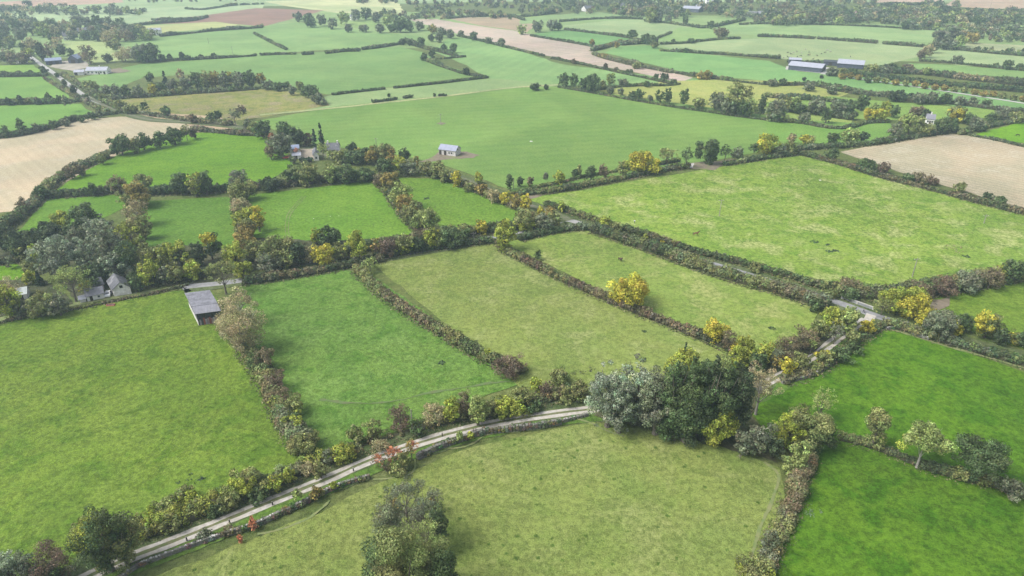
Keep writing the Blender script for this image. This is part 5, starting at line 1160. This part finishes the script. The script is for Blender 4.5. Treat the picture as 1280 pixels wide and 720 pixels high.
# ------------------------------------------------------------------ people and animals
def skin(name, parent, joints, edges, rad, mat, sub=1):
    me = bpy.data.meshes.new(name); me.from_pydata(joints, edges, []); o = link(name, me, mat, parent)
    md = o.modifiers.new('skin', 'SKIN'); md.use_smooth_shade = True
    me.skin_vertices or me.attributes
    if not me.skin_vertices:
        bpy.context.view_layer.update()
    for i, r in enumerate(rad):
        me.skin_vertices[0].data[i].radius = (r, r)
    me.skin_vertices[0].data[0].use_root = True
    s = o.modifiers.new('sub', 'SUBSURF'); s.levels = s.render_levels = sub
    return o
def matte(name, c): return paint(name, c, .8)
SKINM = matte('skin_tone', (0.50,0.33,0.25))
def person(label, at, rz, top, legs, hair, walk=0.0):
    root = empty('person', at, rz); tag(root, label, 'person')
    s = walk
    J = [(0,0,.95),(0,.01,1.2),(0,0,1.42),(0,-.01,1.52),(0,-.02,1.62),(0,-.03,1.70),
         (-.19,0,1.40),(-.25,.04,1.13),(-.24,-.06,.90),(-.24,-.10,.80),(.19,0,1.40),(.25,-.04,1.13),(.24,.05,.90),(.24,.02,.80),
         (-.10,0,.88),(-.11,-.05-s*.25,.48),(-.11,.02-s*.3,.07),(-.11,-.14-s*.3,.04),(.10,0,.88),(.11,-.05+s*.2,.48),(.11,.04+s*.38,.07),(.11,-.12+s*.38,.04)]
    E = [(0,1),(1,2),(2,3),(3,4),(4,5),(2,6),(6,7),(7,8),(8,9),(2,10),(10,11),(11,12),(12,13),(0,14),(14,15),(15,16),(16,17),(0,18),(18,19),(19,20),(20,21)]
    Rr = [.14,.14,.12,.055,.10,.095,.07,.05,.04,.045,.07,.05,.04,.045,.09,.06,.045,.045,.09,.06,.045,.045]
    skin('body', root, J, E, Rr, SKINM)
    skin('jacket', root, [J[0],J[1],J[2],J[6],J[7],J[8],J[10],J[11],J[12]], [(0,1),(1,2),(2,3),(3,4),(4,5),(2,6),(6,7),(7,8)], [.18,.17,.15,.09,.075,.06,.09,.075,.06], matte('jacket_cloth', top))
    skin('trousers', root, [(0,0,.93),J[14],J[15],J[16],J[18],J[19],J[20]], [(0,1),(1,2),(2,3),(0,4),(4,5),(5,6)], [.16,.115,.08,.065,.115,.08,.065], matte('trouser_cloth', legs))
    hb = MB()
    for i in range(5):
        for j in range(8):
            a, b = 6.283*j/8, -.35 + 1.92*i/4; hb.v.append((.112*math.cos(a)*math.cos(b), .015+.12*math.sin(a)*math.cos(b), 1.685+.125*math.sin(b)))
    for i in range(4):
        for j in range(8): hb.f.append((i*8+j, i*8+(j+1) % 8, (i+1)*8+(j+1) % 8, (i+1)*8+j))
    hb.build('hair', matte('hair_strands', hair), root)
    for sx in (-1, 1):
        MB().tube([(sx*.035,-.118,1.675),(sx*.035,-.132,1.675)], [.014,.010], 6).build('eye', TYRE, root)
    MB().tube([(0,-.115,1.655),(0,-.15,1.635)], [.014,.016], 6).build('nose', SKINM, root)
person('person in a pale jacket and dark trousers standing alone in the big horse field', P(793,279.2), 2.6, (0.62,0.66,0.74), (0.03,0.035,0.06), (0.06,0.04,0.03), 0.1)
person('person in dark clothes walking on the road at the junction', P(1079,391.2), 1.2, (0.035,0.04,0.09), (0.025,0.028,0.05), (0.04,0.03,0.02), 0.8)

def horse(label, at, rz, col, mane, name='horse', cat='horse', graze=False, sc_=1.0, group=None):
    root = empty(name, at, rz); root.scale = (sc_,)*3; tag(root, label, cat, group)
    hd = [(1.05,0,1.55),(1.30,0,1.85),(1.42,0,1.98),(1.62,0,1.82),(1.80,0,1.66)] if not graze else [(1.1,0,1.15),(1.4,0,.75),(1.5,0,.55),(1.62,0,.32),(1.70,0,.15)]
    J = [(-.72,0,1.28),(-.2,0,1.18),(.35,0,1.18),(.80,0,1.30)] + hd + \
        [(-.78,-.20,1.05),(-.60,-.20,.82),(-.86,-.19,.50),(-.80,-.19,.06),(-.78,.20,1.05),(-.74,.20,.82),(-1.0,.19,.50),(-.98,.19,.06),
         (.72,-.19,.98),(.72,-.18,.52),(.74,-.18,.06),(.72,.19,.98),(.86,.18,.55),(.80,.18,.06)]
    E = [(0,1),(1,2),(2,3),(3,4),(4,5),(5,6),(6,7),(7,8),(0,9),(9,10),(10,11),(11,12),(0,13),(13,14),(14,15),(15,16),(3,17),(17,18),(18,19),(3,20),(20,21),(21,22)]
    Rr = [.29,.31,.31,.27,.21,.16,.135,.12,.075,.17,.12,.065,.055,.17,.12,.065,.055,.13,.07,.055,.13,.07,.055]
    skin('body', root, J, E, Rr, matte('hide', col), 2)
    if cat == 'horse':
        p, q = Vector(hd[0]), Vector(hd[2])
        MB().slab([(p.x-.28,-.03,p.z+.12),(p.x-.12,-.03,p.z-.05),(q.x-.12,-.03,q.z-.05),(q.x-.10,-.03,q.z+.14)], .06).build('mane', matte('mane_hair', mane), root)
        MB().tube([(-.98,0,1.40),(-1.12,0,1.15),(-1.14,0,.70),(-1.10,0,.45)], [.05,.09,.08,.03], 7).build('tail', matte('tail_hair', mane), root)
    else:
        MB().tube([(-.98,0,1.42),(-1.05,0,1.1),(-1.04,0,.6)], [.04,.03,.05], 6).build('tail', matte('tail_hair', mane), root)
    for s in (-1, 1):
        q = Vector(hd[2]); MB().tube([(q.x-.02,s*.07,q.z+.08),(q.x-.02,s*.10,q.z+.24)], [.05,.012], 5).build('ear', matte('ear_hide', col), root)
    return root
horse('chestnut brown horse standing in profile in the big horse field', P(869.5,294.5), .12, (0.13,0.045,0.025), (0.03,0.015,0.01))
horse('dark brown horse standing in the pale paddock above the lone yellow tree', P(775,326.5), -1.15, (0.05,0.022,0.016), (0.015,0.01,0.01))
horse('black cow in the bright corner field at the right edge', P(1272,170.5), 3.0, (0.02,0.02,0.02), (0.02,0.02,0.02), 'cow', 'cow', graze=True)
proto = None; rng = random.Random(21)
COWS = [(975,72),(984,71),(989,68),(992,66),(996,65),(986,72),(985,66),(996.5,71),(1000.5,70),(1010,69),(1011,65.5),(1012,68.7),(1021,69.7),(1026.5,67.5),(1031.5,66),(1034,63),(1037.5,64.7),(974,69),(980,73),(990,73),(1002,66),(1063,71),(1016,74.5),(1007,61.5)]
COWS.sort()
cols = [(0.03,0.025,0.022), (0.30,0.27,0.25), (0.05,0.03,0.02), (0.16,0.08,0.05)]
protos = {}
def copy_tree(o, parent=None):
    c = o.copy(); C.objects.link(c); c.parent = parent
    for ch in o.children: copy_tree(ch, c)
    return c
for i, (u, v) in enumerate(COWS):
    ci = rng.choice([0,0,0,1,2,3]); nm = ['black','pale grey','dark brown','red-brown'][ci]; g = rng.random() < .6
    lab = f"{nm} cow, {ORD[i+1]} from the left of the herd above the long farm sheds"
    if (ci, g) not in protos:
        protos[ci, g] = horse(lab, P(u, v+.6), rng.uniform(0, 6), cols[ci], cols[ci], 'cow', 'cow', graze=g, group='cattle herd in the far pale field')
    else:
        c = copy_tree(protos[ci, g]); c.location = P(u, v+.6); c.rotation_euler.z = rng.uniform(0, 6); c['label'] = lab
# crows and pale stones in the striped paddock
def crow(label, at, rz):
    r = empty('crow', at, rz); tag(r, label, 'crow', 'crows in the striped paddock')
    skin('body', r, [(0,0,.24),(.14,0,.34),(.22,0,.42),(-.2,0,.17),(-.34,0,.12),(.03,.05,.02),(.03,-.05,.02)], [(0,1),(1,2),(0,3),(3,4),(0,5),(0,6)], [.12,.08,.06,.07,.04,.014,.014], matte('black_feathers', (0.015,0.015,0.018)))
    MB().tube([(.26,0,.42),(.34,0,.40)], [.02,.006], 5).build('beak', TYRE, r)
crow('crow on the grass, leftmost of three in the striped paddock', P(445.5,275), .3)
crow('crow on the grass, lowest of three in the striped paddock', P(466.5,281.2), 2.0)
crow('crow on the grass, rightmost of three in the striped paddock', P(478,277.6), 3.6)
def boulder(label, at, s, mat, seed):
    rng = random.Random(seed); mb = MB(); n0 = 0
    for i in range(5):
        b = i*math.pi/8
        for j in range(9):
            a = 6.283*j/9; k = rng.uniform(.85, 1.15)*s; mb.v.append((k*math.cos(a)*math.cos(b)*1.2, k*math.sin(a)*math.cos(b)*.85, k*math.sin(b)*.55))
    for i in range(4):
        for j in range(9): mb.f.append((i*9+j, i*9+(j+1) % 9, (i+1)*9+(j+1) % 9, (i+1)*9+j))
    o = mb.build('boulder', mat, None, at); tag(o, label, 'boulder', 'pale stones in the fields'); return o
PALES = rough_mat('pale_boulder', (0.62,0.62,0.60), (0.45,0.45,0.43), 2)
boulder('pale stone, leftmost of three in the striped paddock', P(392,273.5), .33, PALES, 1)
boulder('pale stone, middle of three in the striped paddock', P(413,270.5), .3, PALES, 2)
boulder('pale stone, rightmost of three in the striped paddock', P(423.5,270), .28, PALES, 3)
boulder('flat white stone in the upper left part of the big horse field', P(1025,225.5), .55, PALES, 4)
boulder('white stone in the great middle field above the dirt track', P(664,177), .8, PALES, 5)
# tussocks of nettles and rushes on the fields
global_patches = [(240,600,16,9,(0.075,0.115,0.075),'blue-green nettle patch at the lower edge of the big left field'), (1014,638,11,8,(0.15,0.22,0.12),'pale green thistle patch in the dark green corner field'),
    (1018,302.5,5.5,2,(0.075,0.12,0.06),'dark rush clump, leftmost in the big horse field'), (1035,307,3,1.3,(0.075,0.12,0.06),'dark rush clump, middle upper of the group in the big horse field'), (1036,315,3.5,1.8,(0.075,0.12,0.06),'dark rush clump, lower left of the pair in the big horse field'),
    (1044.5,314.5,3.5,1.8,(0.075,0.12,0.06),'dark rush clump, lower right of the pair in the big horse field'), (1208,321,5,2,(0.075,0.12,0.06),'dark rush clump at the right of the big horse field'), (965,411.5,5,2,(0.075,0.12,0.05),'dark weedy clump in the paddock of the dark horse'),
    (533,248.5,4,1.6,(0.075,0.12,0.05),'dark weed clump in the narrow paddock'), (720,462,26,8,(0.12,0.14,0.07),'tangled olive scrub at the lower corner of the pale middle paddock'), (805,415,3,1.4,(0.10,0.15,0.06),'low weed tuft in the pale middle paddock'),
    (552,454,5,1.8,(0.07,0.11,0.06),'dark weed tuft in the brighter middle paddock'), (1163,380,8,3,(0.17,0.17,0.15),'grey brush heap at the corner of the small right field'), (1192,312,14,4,(0.26,0.24,0.13),'straw-coloured tussock patch near the lower edge of the big horse field')]
for n, (x, y, rx, ry, col, lab) in enumerate(global_patches):
    RNG = np.random.default_rng(60+n); g = P(x, y); ex = (P(x+rx, y)-g).length; ey = (P(x, y-ry)-g).length
    k = max(14, int(ex*ey*1.2)); a = RNG.uniform(0, 6.28, k); q = np.sqrt(RNG.uniform(0, 1, k))
    cc = np.stack([np.cos(a)*q*ex, np.sin(a)*q*ey, np.full(k, .15)], 1); s = FPX/depth_of(g)
    me = quads('weeds', *clumps_to_leaves(cc, RNG.uniform(.25, .55, k), np.array(col)*RNG.normal(1, .18, (k, 1)), max(.22, 1.5/s), .8, .6))
    tag(link('weed_patch', me, FOL, None, g), lab, 'weeds')
# ------------------------------------------------------------------ air, light, camera
hz = MB().box(-4600, -760, -1.0, 4600, 5300, 113.5).build('haze', None)
mh = bpy.data.materials.new('haze'); mh.use_nodes = True; nt = mh.node_tree; nt.nodes.clear()
pv = nt.nodes.new('ShaderNodeVolumePrincipled'); pv.inputs['Color'].default_value = (0.66, 0.83, 1.0, 1)
pv.inputs['Density'].default_value = HAZE_D; pv.inputs['Anisotropy'].default_value = 0.2
mo = nt.nodes.new('ShaderNodeOutputMaterial'); nt.links.new(pv.outputs[0], mo.inputs['Volume'])
hz.data.materials.append(mh); tag(hz, 'pale blue haze in the air over the farmland', 'haze', kind='stuff')

sc = bpy.context.scene
w = bpy.data.worlds.new('World'); sc.world = w; w.use_nodes = True; nt = w.node_tree
sky = nt.nodes.new('ShaderNodeTexSky'); sky.sky_type = 'NISHITA'; sky.sun_disc = False
SUN_EL, SUN_AZ = 50.0, -105.0      # azimuth measured from straight ahead, negative to the left
sky.sun_elevation = R(SUN_EL); sky.sun_rotation = R(SUN_AZ); sky.dust_density = 3.0; sky.air_density = 1.0
hs = nt.nodes.new('ShaderNodeHueSaturation'); hs.inputs['Saturation'].default_value = 0.35   # cloud cover greys the sky light
nt.links.new(sky.outputs[0], hs.inputs['Color'])
nt.links.new(hs.outputs[0], nt.nodes['Background'].inputs['Color']); nt.nodes['Background'].inputs['Strength'].default_value = 0.115
sl = bpy.data.lights.new('sun', 'SUN'); sl.energy = 2.4; sl.angle = R(32); sl.color = (1.0, 0.975, 0.94)
so = bpy.data.objects.new('sun', sl); C.objects.link(so)
az = R(SUN_AZ); el = R(SUN_EL); d = Vector((math.sin(az)*math.cos(el), math.cos(az)*math.cos(el), math.sin(el)))
so.rotation_euler = d.to_track_quat('Z', 'Y').to_euler(); so.location = (0, 0, 300)

cd = bpy.data.cameras.new('camera'); cd.sensor_width = 36.0; cd.lens = 36.0*FPX/1280; cd.clip_start = 0.5; cd.clip_end = 12000
co = bpy.data.objects.new('camera', cd); C.objects.link(co); co.location = (0, 0, CAM_H); co.rotation_euler = (R(90 - PITCH), 0, 0)
sc.camera = co
sc.view_settings.view_transform = 'Standard'; sc.view_settings.look = 'None'; sc.view_settings.gamma = 1.0; sc.view_settings.use_curve_mapping = False
sc.view_settings.exposure = EXPOSURE
sc.render.engine = 'CYCLES'
cy = sc.cycles
cy.use_denoising = True; cy.max_bounces = 5; cy.diffuse_bounces = 2; cy.glossy_bounces = 1; cy.transmission_bounces = 2; cy.volume_bounces = 1; cy.transparent_max_bounces = 4
cy.caustics_reflective = False; cy.caustics_refractive = False; cy.volume_step_rate = 10
